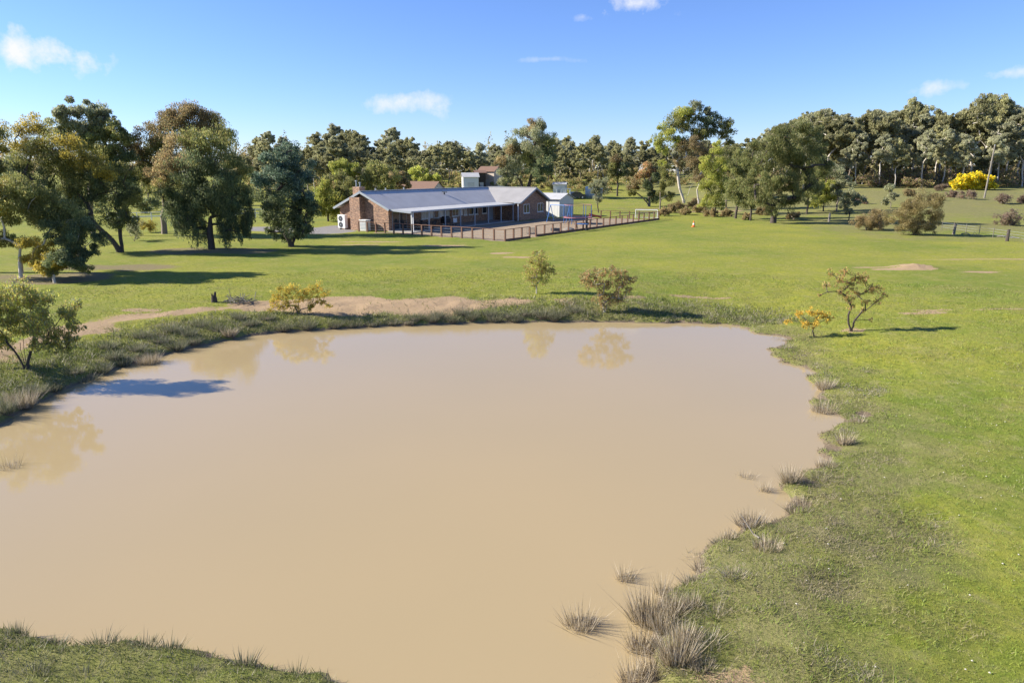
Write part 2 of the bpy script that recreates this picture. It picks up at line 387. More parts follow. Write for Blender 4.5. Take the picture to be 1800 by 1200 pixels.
def ground_mat():
    m, n, l, b = new_mat('paddock_ground')
    geo = n.new('ShaderNodeNewGeometry')
    def noise(scale, detail=6, rough=.6):
        t = n.new('ShaderNodeTexNoise'); t.inputs['Scale'].default_value = scale; t.inputs['Detail'].default_value = detail; t.inputs['Roughness'].default_value = rough
        l.new(geo.outputs['Position'], t.inputs['Vector']); return t.outputs[0]
    def ramp(v, a, c, lo=0, hi=1):
        r = n.new('ShaderNodeMapRange'); r.inputs[1].default_value = a; r.inputs[2].default_value = c; r.inputs[3].default_value = lo; r.inputs[4].default_value = hi; l.new(v, r.inputs[0]); return r.outputs[0]
    def mixc(f, a, c):
        x = n.new('ShaderNodeMix'); x.data_type = 'RGBA'
        if isinstance(f, float): x.inputs[0].default_value = f
        else: l.new(f, x.inputs[0])
        for i, v in ((6, a), (7, c)):
            if isinstance(v, tuple): x.inputs[i].default_value = v+(1,)
            else: l.new(v, x.inputs[i])
        return x.outputs[2]
    def att(nm):
        a = n.new('ShaderNodeAttribute'); a.attribute_name = nm; return a.outputs['Fac']
    def add(a, c, mul=1.0):
        k = n.new('ShaderNodeMath'); k.operation = 'MULTIPLY_ADD'; l.new(c, k.inputs[0]); k.inputs[1].default_value = mul; l.new(a, k.inputs[2]); return k.outputs[0]
    big, mid, fine, tiny = noise(.09, 5, .65), noise(.6, 8, .7), noise(5, 8, .75), noise(38, 5, .7)
    g1 = mixc(ramp(big, .40, .60), (.165, .215, .028), (.32, .31, .040))
    g2 = mixc(ramp(mid, .42, .66, 0, .9), g1, (.29, .265, .065))
    g3 = mixc(ramp(fine, .42, .72), g2, (.125, .155, .028))
    dr = mixc(ramp(fine, .3, .7), (.24, .205, .11), (.15, .15, .055))
    f = ramp(add(att('dry'), ramp(mid, .3, .7, -.4, .4)), .25, .95, 0, .85)
    c = mixc(f, g3, dr)
    c = mixc(ramp(tiny, .3, .8, 0, .45), c, (.11, .13, .028))
    # bare straw flecks
    c = mixc(ramp(add(fine, tiny, .6), .98, 1.12, 0, .7), c, (.26, .22, .13))
    streak = noise(1.7, 7, .75)
    c = mixc(ramp(streak, .52, .70, 0, .65), c, (.30, .265, .12))
    c = mixc(ramp(add(att('litter'), ramp(mid, .3, .7, -.45, .45)), .35, .95, 0, .8), c, mixc(ramp(tiny, .35, .7), (.17, .135, .085), (.25, .19, .12)))
    tan = mixc(ramp(mid, .35, .65), mixc(ramp(fine, .3, .7), (.42, .30, .18), (.30, .20, .11)), (.34, .24, .135)); tan = mixc(ramp(tiny, .45, .75, 0, .6), tan, (.46, .36, .24))
    c = mixc(ramp(add(att('dirt'), ramp(fine, .3, .7, -.42, .42)), .42, .62), c, tan)
    sand = mixc(ramp(mid, .3, .7), (.33, .26, .175), (.27, .205, .14))
    c = mixc(ramp(add(att('yard'), ramp(fine, .3, .7, -.15, .15)), .4, .6), c, sand)
    c = mixc(ramp(add(att('drive'), ramp(fine, .3, .7, -.3, .3)), .4, .7), c, mixc(ramp(fine, .3, .7), (.20, .19, .18), (.27, .25, .23)))
    c = mixc(ramp(add(att('mud'), ramp(fine, .3, .7, -.3, .3)), .4, .7), c, mixc(ramp(tiny, .3, .7), (.15, .115, .075), (.22, .17, .115)))
    l.new(c, b.inputs['Base Color']); b.inputs['Roughness'].default_value = .95; b.inputs['Specular IOR Level'].default_value = .1
    bp = n.new('ShaderNodeBump'); bp.inputs['Strength'].default_value = .8; bp.inputs['Distance'].default_value = .06
    l.new(add(fine, tiny, .4), bp.inputs['Height']); l.new(bp.outputs[0], b.inputs['Normal'])
    return m
tag(npmesh('ground', np.stack([X, Y, Z], 1), TF, ground_mat(), attrs=attrs, smooth=True), kind='structure')

# ---------------------------------------------------------------- pond water
def water_mat():
    m, n, l, b = new_mat('muddy_water')
    geo = n.new('ShaderNodeNewGeometry')
    t = n.new('ShaderNodeTexNoise'); t.inputs['Scale'].default_value = .12; t.inputs['Detail'].default_value = 3; l.new(geo.outputs['Position'], t.inputs['Vector'])
    mx = n.new('ShaderNodeMix'); mx.data_type = 'RGBA'; l.new(t.outputs[0], mx.inputs[0])
    mx.inputs[6].default_value = (.335, .262, .142, 1); mx.inputs[7].default_value = (.385, .29, .155, 1)
    l.new(mx.outputs[2], b.inputs['Base Color']); b.inputs['Roughness'].default_value = .035; b.inputs['IOR'].default_value = 1.333; b.inputs['Specular IOR Level'].default_value = .5
    mp = n.new('ShaderNodeMapping'); mp.inputs['Scale'].default_value = (1.2, 3.0, 1); l.new(geo.outputs['Position'], mp.inputs[0])
    t2 = n.new('ShaderNodeTexNoise'); t2.inputs['Scale'].default_value = 2.2; t2.inputs['Detail'].default_value = 3; l.new(mp.outputs[0], t2.inputs['Vector'])
    bp = n.new('ShaderNodeBump'); bp.inputs['Strength'].default_value = .05; bp.inputs['Distance'].default_value = .02
    l.new(t2.outputs[0], bp.inputs['Height']); l.new(bp.outputs[0], b.inputs['Normal'])
    return m
x0, y0 = SHORE.min(0)-2; x1, y1 = SHORE.max(0)+2
tag(MB().poly([(x0,y0,WATER_Z),(x1,y0,WATER_Z),(x1,y1,WATER_Z),(x0,y1,WATER_Z)]).build('pond_water', water_mat()), kind='structure')
# ---------------------------------------------------------------- tree builder
def frusta(edges, k=6):
    """edges: list of (p0, r0, p1, r1) -> verts, quads"""
    P0 = np.array([e[0] for e in edges], float); R0 = np.array([e[1] for e in edges], float)
    P1 = np.array([e[2] for e in edges], float); R1 = np.array([e[3] for e in edges], float)
    d = P1-P0; d /= np.linalg.norm(d, axis=1, keepdims=True)+1e-9
    ref = np.where(np.abs(d[:, 2:3]) < .9, np.array([[0, 0, 1.]]), np.array([[1., 0, 0]]))
    a = np.cross(d, ref); a /= np.linalg.norm(a, axis=1, keepdims=True); b = np.cross(d, a)
    t = np.arange(k)*2*np.pi/k
    ring = lambda P, r: P[:, None, :]+(a[:, None, :]*np.cos(t)[None, :, None]+b[:, None, :]*np.sin(t)[None, :, None])*r[:, None, None]
    v = np.concatenate([ring(P0, R0), ring(P1, R1)], 1).reshape(-1, 3)
    n = len(edges); base = (np.arange(n)*2*k)[:, None]
    i = np.arange(k)[None, :]; j = (np.arange(k)+1)[None, :] % k
    q = np.stack([base+i, base+j, base+k+j, base+k+i], 2).reshape(-1, 4)
    return v, q
def skeleton(clumps, fork, r_trunk, stems=1, lean=(0, 0), gen=None, r_tip=.012, sub=2):
    """greedy limbs from the trunk to every clump; radii by the pipe model"""
    g = gen or rng
    nodes = []; par = []
    def add(p, q): nodes.append(np.array(p, float)); par.append(q); return len(nodes)-1
    for s in range(stems):
        a = 2*math.pi*s/max(1, stems)+g.random(); off = .10*r_trunk*8*(stems > 1)
        p = add((off*.3*math.cos(a), off*.3*math.sin(a), -.15), -1)
        K = 4
        for i in range(1, K+1):
            f = i/K
            spread = (stems > 1)*fork*.38*f
            p = add((lean[0]*f**1.4+math.cos(a)*spread+(g.random()-.5)*.08*fork*(i > 1), lean[1]*f**1.4+math.sin(a)*spread+(g.random()-.5)*.08*fork*(i > 1), fork*f), p)
    C = [np.array(c[:3], float) for c in clumps]
    order = sorted(range(len(C)), key=lambda i: np.linalg.norm(C[i]-np.array([lean[0], lean[1], fork])))
    def attach(target, zbias=.9, start=0):
        N = np.array(nodes); dv = target-N
        cost = np.linalg.norm(dv, axis=1)+zbias*np.maximum(0, N[:, 2]-target[2]+.15*np.linalg.norm(dv[:, :2], axis=1))
        cost[N[:, 2] < fork*.45] += 3
        q = int(np.argmin(cost)); p0 = nodes[q]; L = np.linalg.norm(target-p0)
        m = 3 if L > .6 else 1
        for i in range(1, m+1):
            f = i/m; pt = p0*(1-f)+target*f
            pt = pt+np.array([0, 0, .10*L*math.sin(math.pi*f)])+(g.random(3)-.5)*.13*L*(i < m)
            q = add(pt, q)
        return q
    for i in order:
        e = attach(C[i]); c = clumps[i]
        for _ in range(sub):
            dirv = g.normal(size=3); dirv[2] = abs(dirv[2])*.5; dirv /= np.linalg.norm(dirv)
            add(C[i]+dirv*np.array([c[3], c[3], c[4]])*.8, e)
    n = len(nodes); acc = np.zeros(n); kids = np.bincount([p for p in par if p >= 0], minlength=n)
    acc[kids == 0] = r_tip**2.2
    for i in range(n-1, -1, -1):
        if acc[i] == 0: acc[i] = r_tip**2.2
        if par[i] >= 0: acc[par[i]] += acc[i]
    root = max(acc[i] for i in range(n) if par[i] < 0)
    rad = np.maximum(r_trunk*(acc/root)**.62, r_tip)
    edges = []
    for i in range(n):
        if par[i] >= 0:
            r0 = min(rad[par[i]], rad[i]*1.35) if par[par[i]] >= 0 else rad[par[i]]*1.15
            edges.append((nodes[par[i]], r0, nodes[i], rad[i]))
    return edges
LEAF_N, LEAF_S, LEAF_R, LEAF_A = 2.3, 1.2, 1.4, 2.5        # leaf count, leaf size, clump radius, albedo
def leaves(clumps, n, size, cols, droop=.5, aspect=.38, gen=None, sub=7, tri=False, flat=.0):
    """leaf faces spread through sub-clumps of every clump; cols: list of rgb, clump[5] may pick a palette"""
    g = gen or rng
    V, CC = [], []
    vol = np.array([c[3]*c[3]*c[4] for c in clumps])**.67; tot = vol.sum()
    for c, w in zip(clumps, vol):
        k = max(8, int(LEAF_N*n*w/tot)); ctr = np.array(c[:3], float); rad = np.array([c[3], c[3], c[4]], float)*LEAF_R
        sd = g.normal(size=(sub, 3)); sd /= np.linalg.norm(sd, axis=1, keepdims=True)
        sc = ctr+sd*rad*(.25+.62*g.random((sub, 1))); sr = rad*(.22+.26*g.random((sub, 1)))
        which = g.integers(0, sub, k)
        d = g.normal(size=(k, 3)); d /= np.linalg.norm(d, axis=1, keepdims=True)
        p = sc[which]+d*sr[which]*(g.random((k, 1))**.45)
        # leaf axes
        ax = g.normal(size=(k, 3)); ax[:, 2] -= droop*2.2; ax /= np.linalg.norm(ax, axis=1, keepdims=True)
        nr = d*.9+g.normal(size=(k, 3))*.7+np.array([0, 0, flat]); sx = np.cross(ax, nr); sx /= np.linalg.norm(sx, axis=1, keepdims=True)+1e-9
        L = LEAF_S*size*(.6+.8*g.random((k, 1)))
        if tri: v = np.stack([p-ax*L*.5-sx*L*aspect*.5, p-ax*L*.5+sx*L*aspect*.5, p+ax*L*.5], 1)
        else: v = np.stack([p-ax*L*.5, p+sx*L*aspect*.5, p+ax*L*.5, p-sx*L*aspect*.5], 1)
        V.append(v)
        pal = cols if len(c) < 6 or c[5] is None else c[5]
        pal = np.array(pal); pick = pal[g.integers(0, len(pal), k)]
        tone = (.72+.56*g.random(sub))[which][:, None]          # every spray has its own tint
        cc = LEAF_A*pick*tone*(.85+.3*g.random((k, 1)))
        CC.append(np.repeat(np.concatenate([cc, np.ones((k, 1))], 1)[:, None, :], v.shape[1], 1))
    V = np.concatenate(V); CC = np.concatenate(CC); m, kk = V.shape[:2]
    return V.reshape(-1, 3), np.arange(m*kk).reshape(m, kk), CC.reshape(-1, 4)
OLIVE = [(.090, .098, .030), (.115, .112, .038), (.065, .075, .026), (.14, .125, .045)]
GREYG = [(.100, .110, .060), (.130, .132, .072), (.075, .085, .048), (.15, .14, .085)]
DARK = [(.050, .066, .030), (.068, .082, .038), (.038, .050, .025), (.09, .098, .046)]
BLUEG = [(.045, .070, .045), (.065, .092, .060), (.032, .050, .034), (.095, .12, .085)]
GOLD = [(.21, .165, .030), (.16, .135, .030), (.25, .19, .035), (.12, .11, .03)]
BROWN = [(.14, .100, .050), (.17, .125, .06), (.10, .08, .04), (.12, .11, .05)]
YELL = [(.48, .37, .012), (.52, .41, .02), (.40, .32, .02), (.20, .20, .03), (.13, .15, .03)]
AUT = [(.30, .20, .03), (.24, .18, .035), (.17, .15, .04), (.32, .22, .035)]
REDD = [(.20, .12, .06), (.16, .13, .06), (.11, .11, .045), (.25, .14, .07)]
LIME = [(.15, .17, .035), (.19, .19, .04), (.11, .13, .03), (.22, .2, .05)]
def plant(name, label, cat, base, clumps, n, size, cols, fork=1., r=.15, bark='bark_grey', stems=1, lean=(0, 0), droop=.5, aspect=.38, group=None, tri=False, trunk_name='trunk', crown_name='crown', seed=0, sub=2, r_tip=.012, lsub=13):
    g = np.random.default_rng(seed+11)
    o = empty(name, base)
    v, q = frusta(skeleton(clumps, fork, r, stems, lean, g, r_tip, sub)); npmesh(trunk_name, v, q, M[bark], o, smooth=True)
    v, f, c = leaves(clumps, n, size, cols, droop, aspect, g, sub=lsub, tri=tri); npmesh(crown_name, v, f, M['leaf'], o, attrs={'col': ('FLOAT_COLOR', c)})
    return tag(o, label, cat, group)
def px_clumps(base, lst, seed=1, depth=.7, flat=.85, pals=None):
    """clumps given by picture measurements of this tree (x, y, radius in photo px at its distance) -> metres around its base"""
    g = np.random.default_rng(seed); out = []
    b = Vector(base); rb = b-Vector((0, 0, CAM_H)); fwd = Vector((0, math.cos(PITCH), -math.sin(PITCH))); dist = rb.dot(fwd)
    for it in lst:
        px, py, rp = it[:3]; d = ray(px, py); p = d*(dist/d.dot(fwd))
        p = Vector((0, 0, CAM_H))+p; rr = rp*dist/F
        pal = it[3] if len(it) > 3 else None; fl = it[4] if len(it) > 4 else flat
        out.append((p.x-b.x, (g.random()-.5)*2*depth*max(rr, 1.2 if dist > 50 else .3), p.z-b.z, rr, rr*fl, pal))
    return out

# ---------------------------------------------------------------- the row of large trees on the left
LEAF_R = 1.5
b = ground(372, 438)
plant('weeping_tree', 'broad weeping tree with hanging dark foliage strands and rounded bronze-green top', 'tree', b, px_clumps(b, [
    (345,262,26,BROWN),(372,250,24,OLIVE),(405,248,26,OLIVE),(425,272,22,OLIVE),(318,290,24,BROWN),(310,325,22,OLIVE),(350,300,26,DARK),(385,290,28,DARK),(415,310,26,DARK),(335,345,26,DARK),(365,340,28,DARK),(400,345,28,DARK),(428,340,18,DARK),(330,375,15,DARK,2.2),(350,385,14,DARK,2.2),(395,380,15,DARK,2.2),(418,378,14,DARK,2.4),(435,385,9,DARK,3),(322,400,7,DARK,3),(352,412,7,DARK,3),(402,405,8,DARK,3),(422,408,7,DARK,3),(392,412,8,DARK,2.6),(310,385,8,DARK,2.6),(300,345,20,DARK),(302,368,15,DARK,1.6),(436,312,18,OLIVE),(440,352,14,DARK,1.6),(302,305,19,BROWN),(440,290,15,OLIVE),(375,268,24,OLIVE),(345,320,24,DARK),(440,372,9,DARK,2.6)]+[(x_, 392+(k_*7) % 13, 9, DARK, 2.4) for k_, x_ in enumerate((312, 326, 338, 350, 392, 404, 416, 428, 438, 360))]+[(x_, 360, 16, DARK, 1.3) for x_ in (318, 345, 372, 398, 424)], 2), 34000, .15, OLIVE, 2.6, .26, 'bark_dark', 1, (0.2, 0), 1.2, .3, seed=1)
b = ground(289, 411)
plant('gum_tree', 'large domed tree with bronze crown and grey trunk behind the weeping tree', 'tree', b, px_clumps(b, [
    (345,212,26,BROWN),(375,208,24,BROWN),(315,222,24,BROWN),(395,225,20,OLIVE),(290,240,22,BROWN),(262,258,18,BROWN),(275,285,18,OLIVE),(310,258,24,OLIVE),(345,245,26,DARK),(300,295,20,DARK),(280,320,16,OLIVE),(330,290,24,DARK),(265,300,14,OLIVE),(300,340,16,DARK),(388,222,22,BROWN),(405,240,18,OLIVE),(360,200,16,BROWN),(255,275,16,BROWN),(272,322,17,OLIVE),(320,322,20,DARK),(330,230,24,BROWN),(290,268,22,OLIVE)], 3), 22000, .17, OLIVE, 3.6, .27, 'bark_grey', 1, (.5, 0), .8, .32, seed=2)
b = ground(513, 434)
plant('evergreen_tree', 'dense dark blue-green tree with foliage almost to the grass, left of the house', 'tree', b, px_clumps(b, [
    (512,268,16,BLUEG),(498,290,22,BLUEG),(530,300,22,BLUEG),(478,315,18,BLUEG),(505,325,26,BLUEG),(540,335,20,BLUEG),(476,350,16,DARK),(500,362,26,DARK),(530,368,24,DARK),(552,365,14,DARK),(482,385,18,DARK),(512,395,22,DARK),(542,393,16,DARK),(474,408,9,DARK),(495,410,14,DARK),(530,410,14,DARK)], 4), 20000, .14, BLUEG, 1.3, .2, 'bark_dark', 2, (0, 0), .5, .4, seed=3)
LEAF_R, LEAF_N = 1.7, 2.8
b = ground(213, 443)
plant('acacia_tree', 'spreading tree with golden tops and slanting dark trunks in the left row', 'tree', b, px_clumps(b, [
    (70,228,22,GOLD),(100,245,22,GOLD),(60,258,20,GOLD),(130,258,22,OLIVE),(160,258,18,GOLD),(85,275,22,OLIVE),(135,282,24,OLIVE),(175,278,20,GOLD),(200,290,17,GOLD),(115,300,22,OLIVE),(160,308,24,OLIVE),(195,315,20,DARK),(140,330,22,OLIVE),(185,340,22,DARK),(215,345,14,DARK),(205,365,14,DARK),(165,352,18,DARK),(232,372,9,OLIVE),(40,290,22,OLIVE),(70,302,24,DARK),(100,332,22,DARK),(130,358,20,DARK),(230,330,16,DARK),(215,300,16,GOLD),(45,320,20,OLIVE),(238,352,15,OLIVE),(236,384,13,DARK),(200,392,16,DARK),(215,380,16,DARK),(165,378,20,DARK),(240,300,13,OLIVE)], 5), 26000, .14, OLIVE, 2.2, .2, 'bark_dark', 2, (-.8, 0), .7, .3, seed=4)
LEAF_R = 1.6
b = ground(38, 488)
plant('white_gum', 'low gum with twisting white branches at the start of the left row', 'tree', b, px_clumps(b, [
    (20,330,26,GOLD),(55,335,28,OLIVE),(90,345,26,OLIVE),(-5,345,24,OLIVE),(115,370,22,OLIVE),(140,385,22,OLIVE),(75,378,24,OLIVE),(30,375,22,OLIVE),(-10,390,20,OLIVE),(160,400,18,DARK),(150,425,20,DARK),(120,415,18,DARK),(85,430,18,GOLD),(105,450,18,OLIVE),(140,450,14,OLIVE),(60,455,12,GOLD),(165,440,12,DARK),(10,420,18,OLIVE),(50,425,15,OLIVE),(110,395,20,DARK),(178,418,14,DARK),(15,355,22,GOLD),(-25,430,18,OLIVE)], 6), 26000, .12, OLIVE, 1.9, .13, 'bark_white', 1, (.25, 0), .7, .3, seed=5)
LEAF_R = 1.5
b = ground(-40, 478)
plant('acacia_tree', 'dark-trunked tree reaching out of the frame beside the white-branched gum', 'tree', b, px_clumps(b, [
    (-30,225,26,OLIVE),(5,240,22,OLIVE),(-60,250,28,OLIVE),(20,262,20,GOLD),(0,285,24,DARK),(-40,290,28,DARK),(28,295,16,OLIVE),(-70,320,26,DARK),(-20,335,24,DARK),(12,325,20,OLIVE)], 7), 13000, .14, OLIVE, 3., .24, 'bark_dark', 1, (.4, 0), .6, .3, seed=6)
b = ground(165, 414)
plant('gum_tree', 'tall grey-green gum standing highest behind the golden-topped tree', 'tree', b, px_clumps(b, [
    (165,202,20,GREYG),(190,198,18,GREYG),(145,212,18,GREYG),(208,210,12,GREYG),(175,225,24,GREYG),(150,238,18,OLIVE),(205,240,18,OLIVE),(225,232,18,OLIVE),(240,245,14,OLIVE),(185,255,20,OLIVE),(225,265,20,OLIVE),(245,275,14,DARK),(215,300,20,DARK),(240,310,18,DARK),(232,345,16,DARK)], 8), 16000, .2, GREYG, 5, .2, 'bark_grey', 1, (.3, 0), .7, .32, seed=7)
b = ground(96, 497)
plant('young_acacia', 'small bushy tree with golden lower foliage and short white stem near the track', 'tree', b, px_clumps(b, [
    (95,462,16,GOLD),(115,455,18,DARK),(75,470,12,GOLD),(135,462,14,DARK),(150,470,10,OLIVE),(90,478,12,OLIVE)], 9), 5000, .1, DARK, .5, .08, 'bark_white', 1, seed=8)
b = ground(236, 424)
plant('grey_shrub', 'thin grey-leaved shrub between the dark trunks and the domed tree', 'shrub', b, px_clumps(b, [(232,398,11,GREYG),(242,405,10,GREYG),(236,413,8,GREYG)], 10), 1200, .09, GREYG, .4, .03, 'bark_grey', 2, seed=9)
b = ground(264, 408)
plant('golden_shrub', 'small golden shrub in front of the grey domed-tree trunk', 'shrub', b, px_clumps(b, [(258,393,9,GOLD),(268,397,9,GOLD)], 11), 900, .1, GOLD, .4, .04, 'bark_dark', 1, seed=10)

# ---------------------------------------------------------------- trees round the house and on the right
LEAF_R, LEAF_N = 1.4, 2.3
b = ground(577, 389)
plant('garden_tree', 'rounded light-green garden tree with single stem beside the brick gable', 'tree', b, px_clumps(b, [(575,325,16,LIME),(598,318,18,OLIVE),(615,335,18,OLIVE),(580,350,18,LIME),(605,355,18,LIME),(568,365,14,LIME),(590,372,14,LIME),(625,350,12,OLIVE)], 12), 8000, .2, LIME, 1.3, .13, 'bark_dark', 1, seed=11)
for i, (px, py, lst, col, lab) in enumerate((
    (668, 372, [(640,305,16),(665,300,18),(690,310,16),(650,325,18),(680,325,18)], OLIVE, 'rounded olive bush tree rising just behind the low end of the roof'),
    (700, 366, [(700,312,12),(694,325,12),(712,322,9)], BROWN, 'pinkish bare-twigged tree beside the brown tiled roof'),
    (745, 358, [(735,306,11),(752,308,12),(768,312,9)], LIME, 'low bright green dome-shaped tree over the brown tiled roof'),
    (612, 372, [(600,295,14),(622,300,12),(612,315,14)], LIME, 'pale green tree behind the brick chimney'))):
    b = ground(px, py); plant('garden_tree', lab, 'tree', b, px_clumps(b, lst, 20+i), 4200, .24, col, 2, .14, 'bark_grey', 1, seed=20+i)
b = ground(922, 347)
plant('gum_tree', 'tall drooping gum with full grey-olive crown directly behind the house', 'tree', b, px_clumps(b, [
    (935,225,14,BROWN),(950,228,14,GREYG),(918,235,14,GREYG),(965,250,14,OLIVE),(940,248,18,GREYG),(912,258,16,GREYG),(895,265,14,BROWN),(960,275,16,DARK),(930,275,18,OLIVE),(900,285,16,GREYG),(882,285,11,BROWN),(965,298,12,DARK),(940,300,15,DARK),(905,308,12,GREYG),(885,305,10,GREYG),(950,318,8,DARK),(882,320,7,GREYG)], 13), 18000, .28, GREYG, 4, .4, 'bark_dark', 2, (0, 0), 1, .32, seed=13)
b = ground(1203, 357)
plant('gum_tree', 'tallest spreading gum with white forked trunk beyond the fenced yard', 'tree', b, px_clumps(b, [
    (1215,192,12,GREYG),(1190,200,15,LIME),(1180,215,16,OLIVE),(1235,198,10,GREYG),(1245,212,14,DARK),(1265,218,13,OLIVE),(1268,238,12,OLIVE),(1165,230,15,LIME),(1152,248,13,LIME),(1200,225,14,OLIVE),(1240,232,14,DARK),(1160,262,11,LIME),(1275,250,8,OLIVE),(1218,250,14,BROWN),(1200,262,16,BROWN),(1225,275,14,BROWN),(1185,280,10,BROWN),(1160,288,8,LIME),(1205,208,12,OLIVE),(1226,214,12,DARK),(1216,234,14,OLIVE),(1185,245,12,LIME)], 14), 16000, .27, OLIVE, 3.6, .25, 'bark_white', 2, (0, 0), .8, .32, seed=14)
b = ground(1141, 363)
plant('leaning_tree', 'leaning tree with reddish tips and dark ivy-like foliage beyond the yard', 'tree', b, px_clumps(b, [
    (1138,298,12,REDD),(1125,306,11,REDD),(1150,305,10,DARK),(1142,325,13,DARK),(1148,345,11,DARK),(1112,325,9,BROWN),(1110,338,8,OLIVE)], 15), 6500, .24, DARK, 1.5, .22, 'bark_grey', 2, (-.6, 0), .6, .35, seed=15)
b = ground(1085, 345)
plant('bushy_tree', 'compact olive tree with russet top standing between tank and forest', 'tree', b, px_clumps(b, [(1082,282,11,BROWN),(1076,295,12,OLIVE),(1090,298,11,DARK),(1080,308,10,OLIVE)], 16), 3600, .28, OLIVE, 3, .2, 'bark_dark', 1, seed=16)
b = ground(1052, 374)
plant('grey_tree', 'small grey feathery tree with dark stem behind the play yard', 'tree', b, px_clumps(b, [(1045,325,9,GREYG),(1058,322,9,GREYG),(1050,336,10,GREYG),(1062,335,7,GREYG),(1050,350,7,GREYG)], 17), 2800, .16, [(.13,.135,.10),(.17,.17,.13),(.1,.1,.075)], 1.6, .09, 'bark_dark', 1, (-.2, 0), seed=17)
SHE = [(.075, .085, .030), (.10, .105, .036), (.055, .065, .026), (.13, .12, .045)]
for i, (px, py, lst, col, n, lab) in enumerate((
    (1256, 377, [(1250,262,13),(1240,285,15),(1262,290,16),(1250,312,18),(1235,325,13),(1268,325,14),(1250,345,16),(1235,358,9),(1266,360,9)], LIME, 8000, 'feathery yellow-green she-oak right of the white-trunked gum'),
    (1293, 384, [(1292,272,11),(1283,292,14),(1300,298,14),(1288,318,16),(1305,325,13),(1280,340,13),(1297,348,14)], SHE, 8000, 'narrow dark she-oak with bare lower stem on the lawn edge'),
    (1359, 392, [(1385,228,18),(1410,240,20),(1360,245,18),(1340,262,18),(1395,265,24),(1430,262,16),(1365,280,24),(1330,290,18),(1405,295,24),(1440,290,12),(1345,312,22),(1380,322,24),(1420,325,16),(1325,325,16),(1345,345,20),(1375,352,18),(1400,350,14),(1325,355,12),(1355,368,12)], SHE, 22000, 'largest broad she-oak with dark trunk at the far edge of the lawn'))):
    b = ground(px, py); plant('she_oak', lab, 'tree', b, px_clumps(b, lst, 30+i), n, .22, col, 2.2, .16 if i < 2 else .36, 'bark_dark', 1, (0, 0), .9, .22, seed=30+i)
for i, (px, py, lst, col, n, bk, lab) in enumerate((
    (1319, 388, [(1318,258,13),(1308,282,15),(1326,300,16),(1310,325,15),(1326,345,13),(1312,358,10)], SHE, 8000, 'bark_dark', 'slender she-oak filling the gap left of the largest one'),
    (1226, 371, [(1216,255,14,BROWN),(1234,268,14,BROWN),(1212,285,13,BROWN),(1236,295,13,BROWN),(1222,312,11,BROWN)], BROWN, 6000, 'bark_white', 'thin grey-brown tree with pale stems between white gum and feathery she-oak'),
    (1276, 370, [(1276,268,12),(1266,288,14),(1286,300,14),(1274,322,14),(1288,338,10)], SHE, 6500, 'bark_grey', 'olive she-oak standing behind the narrow dark one'),
    (1418, 376, [(1425,285,14),(1440,305,14),(1415,310,15),(1436,330,13),(1416,340,13)], SHE, 6500, 'bark_dark', 'she-oak half hidden behind the right side of the largest one'),
    (1470, 372, [(1468,300,12),(1480,315,12),(1466,330,12),(1478,345,10)], GREYG, 4500, 'bark_grey', 'pale grey-green tree between the round wattle and the conical she-oak'),
    (1160, 368, [(1165,300,10),(1172,318,11),(1160,335,10),(1176,345,9)], OLIVE, 4500, 'bark_grey', 'olive bush tree right of the leaning red-tipped one'))):
    b = ground(px, py); plant('she_oak' if 'she-oak' in lab else 'bush_tree', lab, 'tree', b, px_clumps(b, lst, 70+i), n, .2, col, 2., .12, bk, 1, (0, 0), .8, .25, seed=70+i)
b = ground(1447, 372)
plant('wattle_tree', 'light-green round wattle just right of the largest she-oak', 'tree', b, px_clumps(b, [(1440,330,12),(1458,328,11),(1447,345,14),(1430,350,9),(1462,348,9),(1432,360,7)], 40), 4200, .2, LIME, 1.0, .1, 'bark_dark', 1, seed=40)
b = ground(1492, 388)
plant('young_she_oak', 'small conical grey-green she-oak by the wire fence', 'tree', b, px_clumps(b, [(1493,325,7),(1490,340,10),(1497,352,11),(1485,358,9),(1492,368,9)], 41), 3400, .16, GREYG, .9, .07, 'bark_dark', 1, seed=41)
b = ground(1565, 366)
plant('young_she_oak', 'spindly grey sapling behind the large olive shrub', 'tree', b, px_clumps(b, [(1562,332,8),(1566,345,8),(1560,354,6)], 42), 1500, .2, GREYG, .8, .05, 'bark_grey', 1, seed=42)
SH = [(.17, .135, .06), (.20, .16, .075), (.13, .105, .045), (.14, .125, .05)]
b = ground(1605, 413)
plant('large_shrub', 'large olive-brown feathery shrub at the lawn edge on the right', 'shrub', b, px_clumps(b, [(1608,350,17),(1628,355,16),(1590,362,17),(1575,380,16),(1600,382,20),(1630,378,17),(1643,392,10),(1585,398,13),(1612,400,15),(1632,402,10)], 43), 12000, .15, SH, .4, .07, 'bark_grey', 4, droop=-.5, aspect=.2, seed=43)
b = ground(1522, 404)
plant('large_shrub', 'low brown twiggy shrub joined to the left of the large olive shrub', 'shrub', b, px_clumps(b, [(1520,380,14),(1505,390,10),(1540,378,14),(1552,392,12),(1530,395,11)], 44), 7000, .14, BROWN, .3, .06, 'bark_grey', 4, droop=-.5, aspect=.2, seed=44)
b = ground(1708, 334)
plant('flowering_wattle', 'bright yellow flowering wattle bush below the forest edge', 'shrub', b, px_clumps(b, [(1690,318,11),(1705,312,12),(1722,314,12),(1736,318,11),(1682,324,9),(1700,324,11),(1718,325,11),(1738,325,9)], 45), 7000, .26, YELL, .5, .1, 'bark_grey', 3, droop=0, aspect=.6, seed=45)
HEATH = [(.13, .085, .065), (.16, .11, .085), (.10, .075, .055), (.12, .11, .06)]
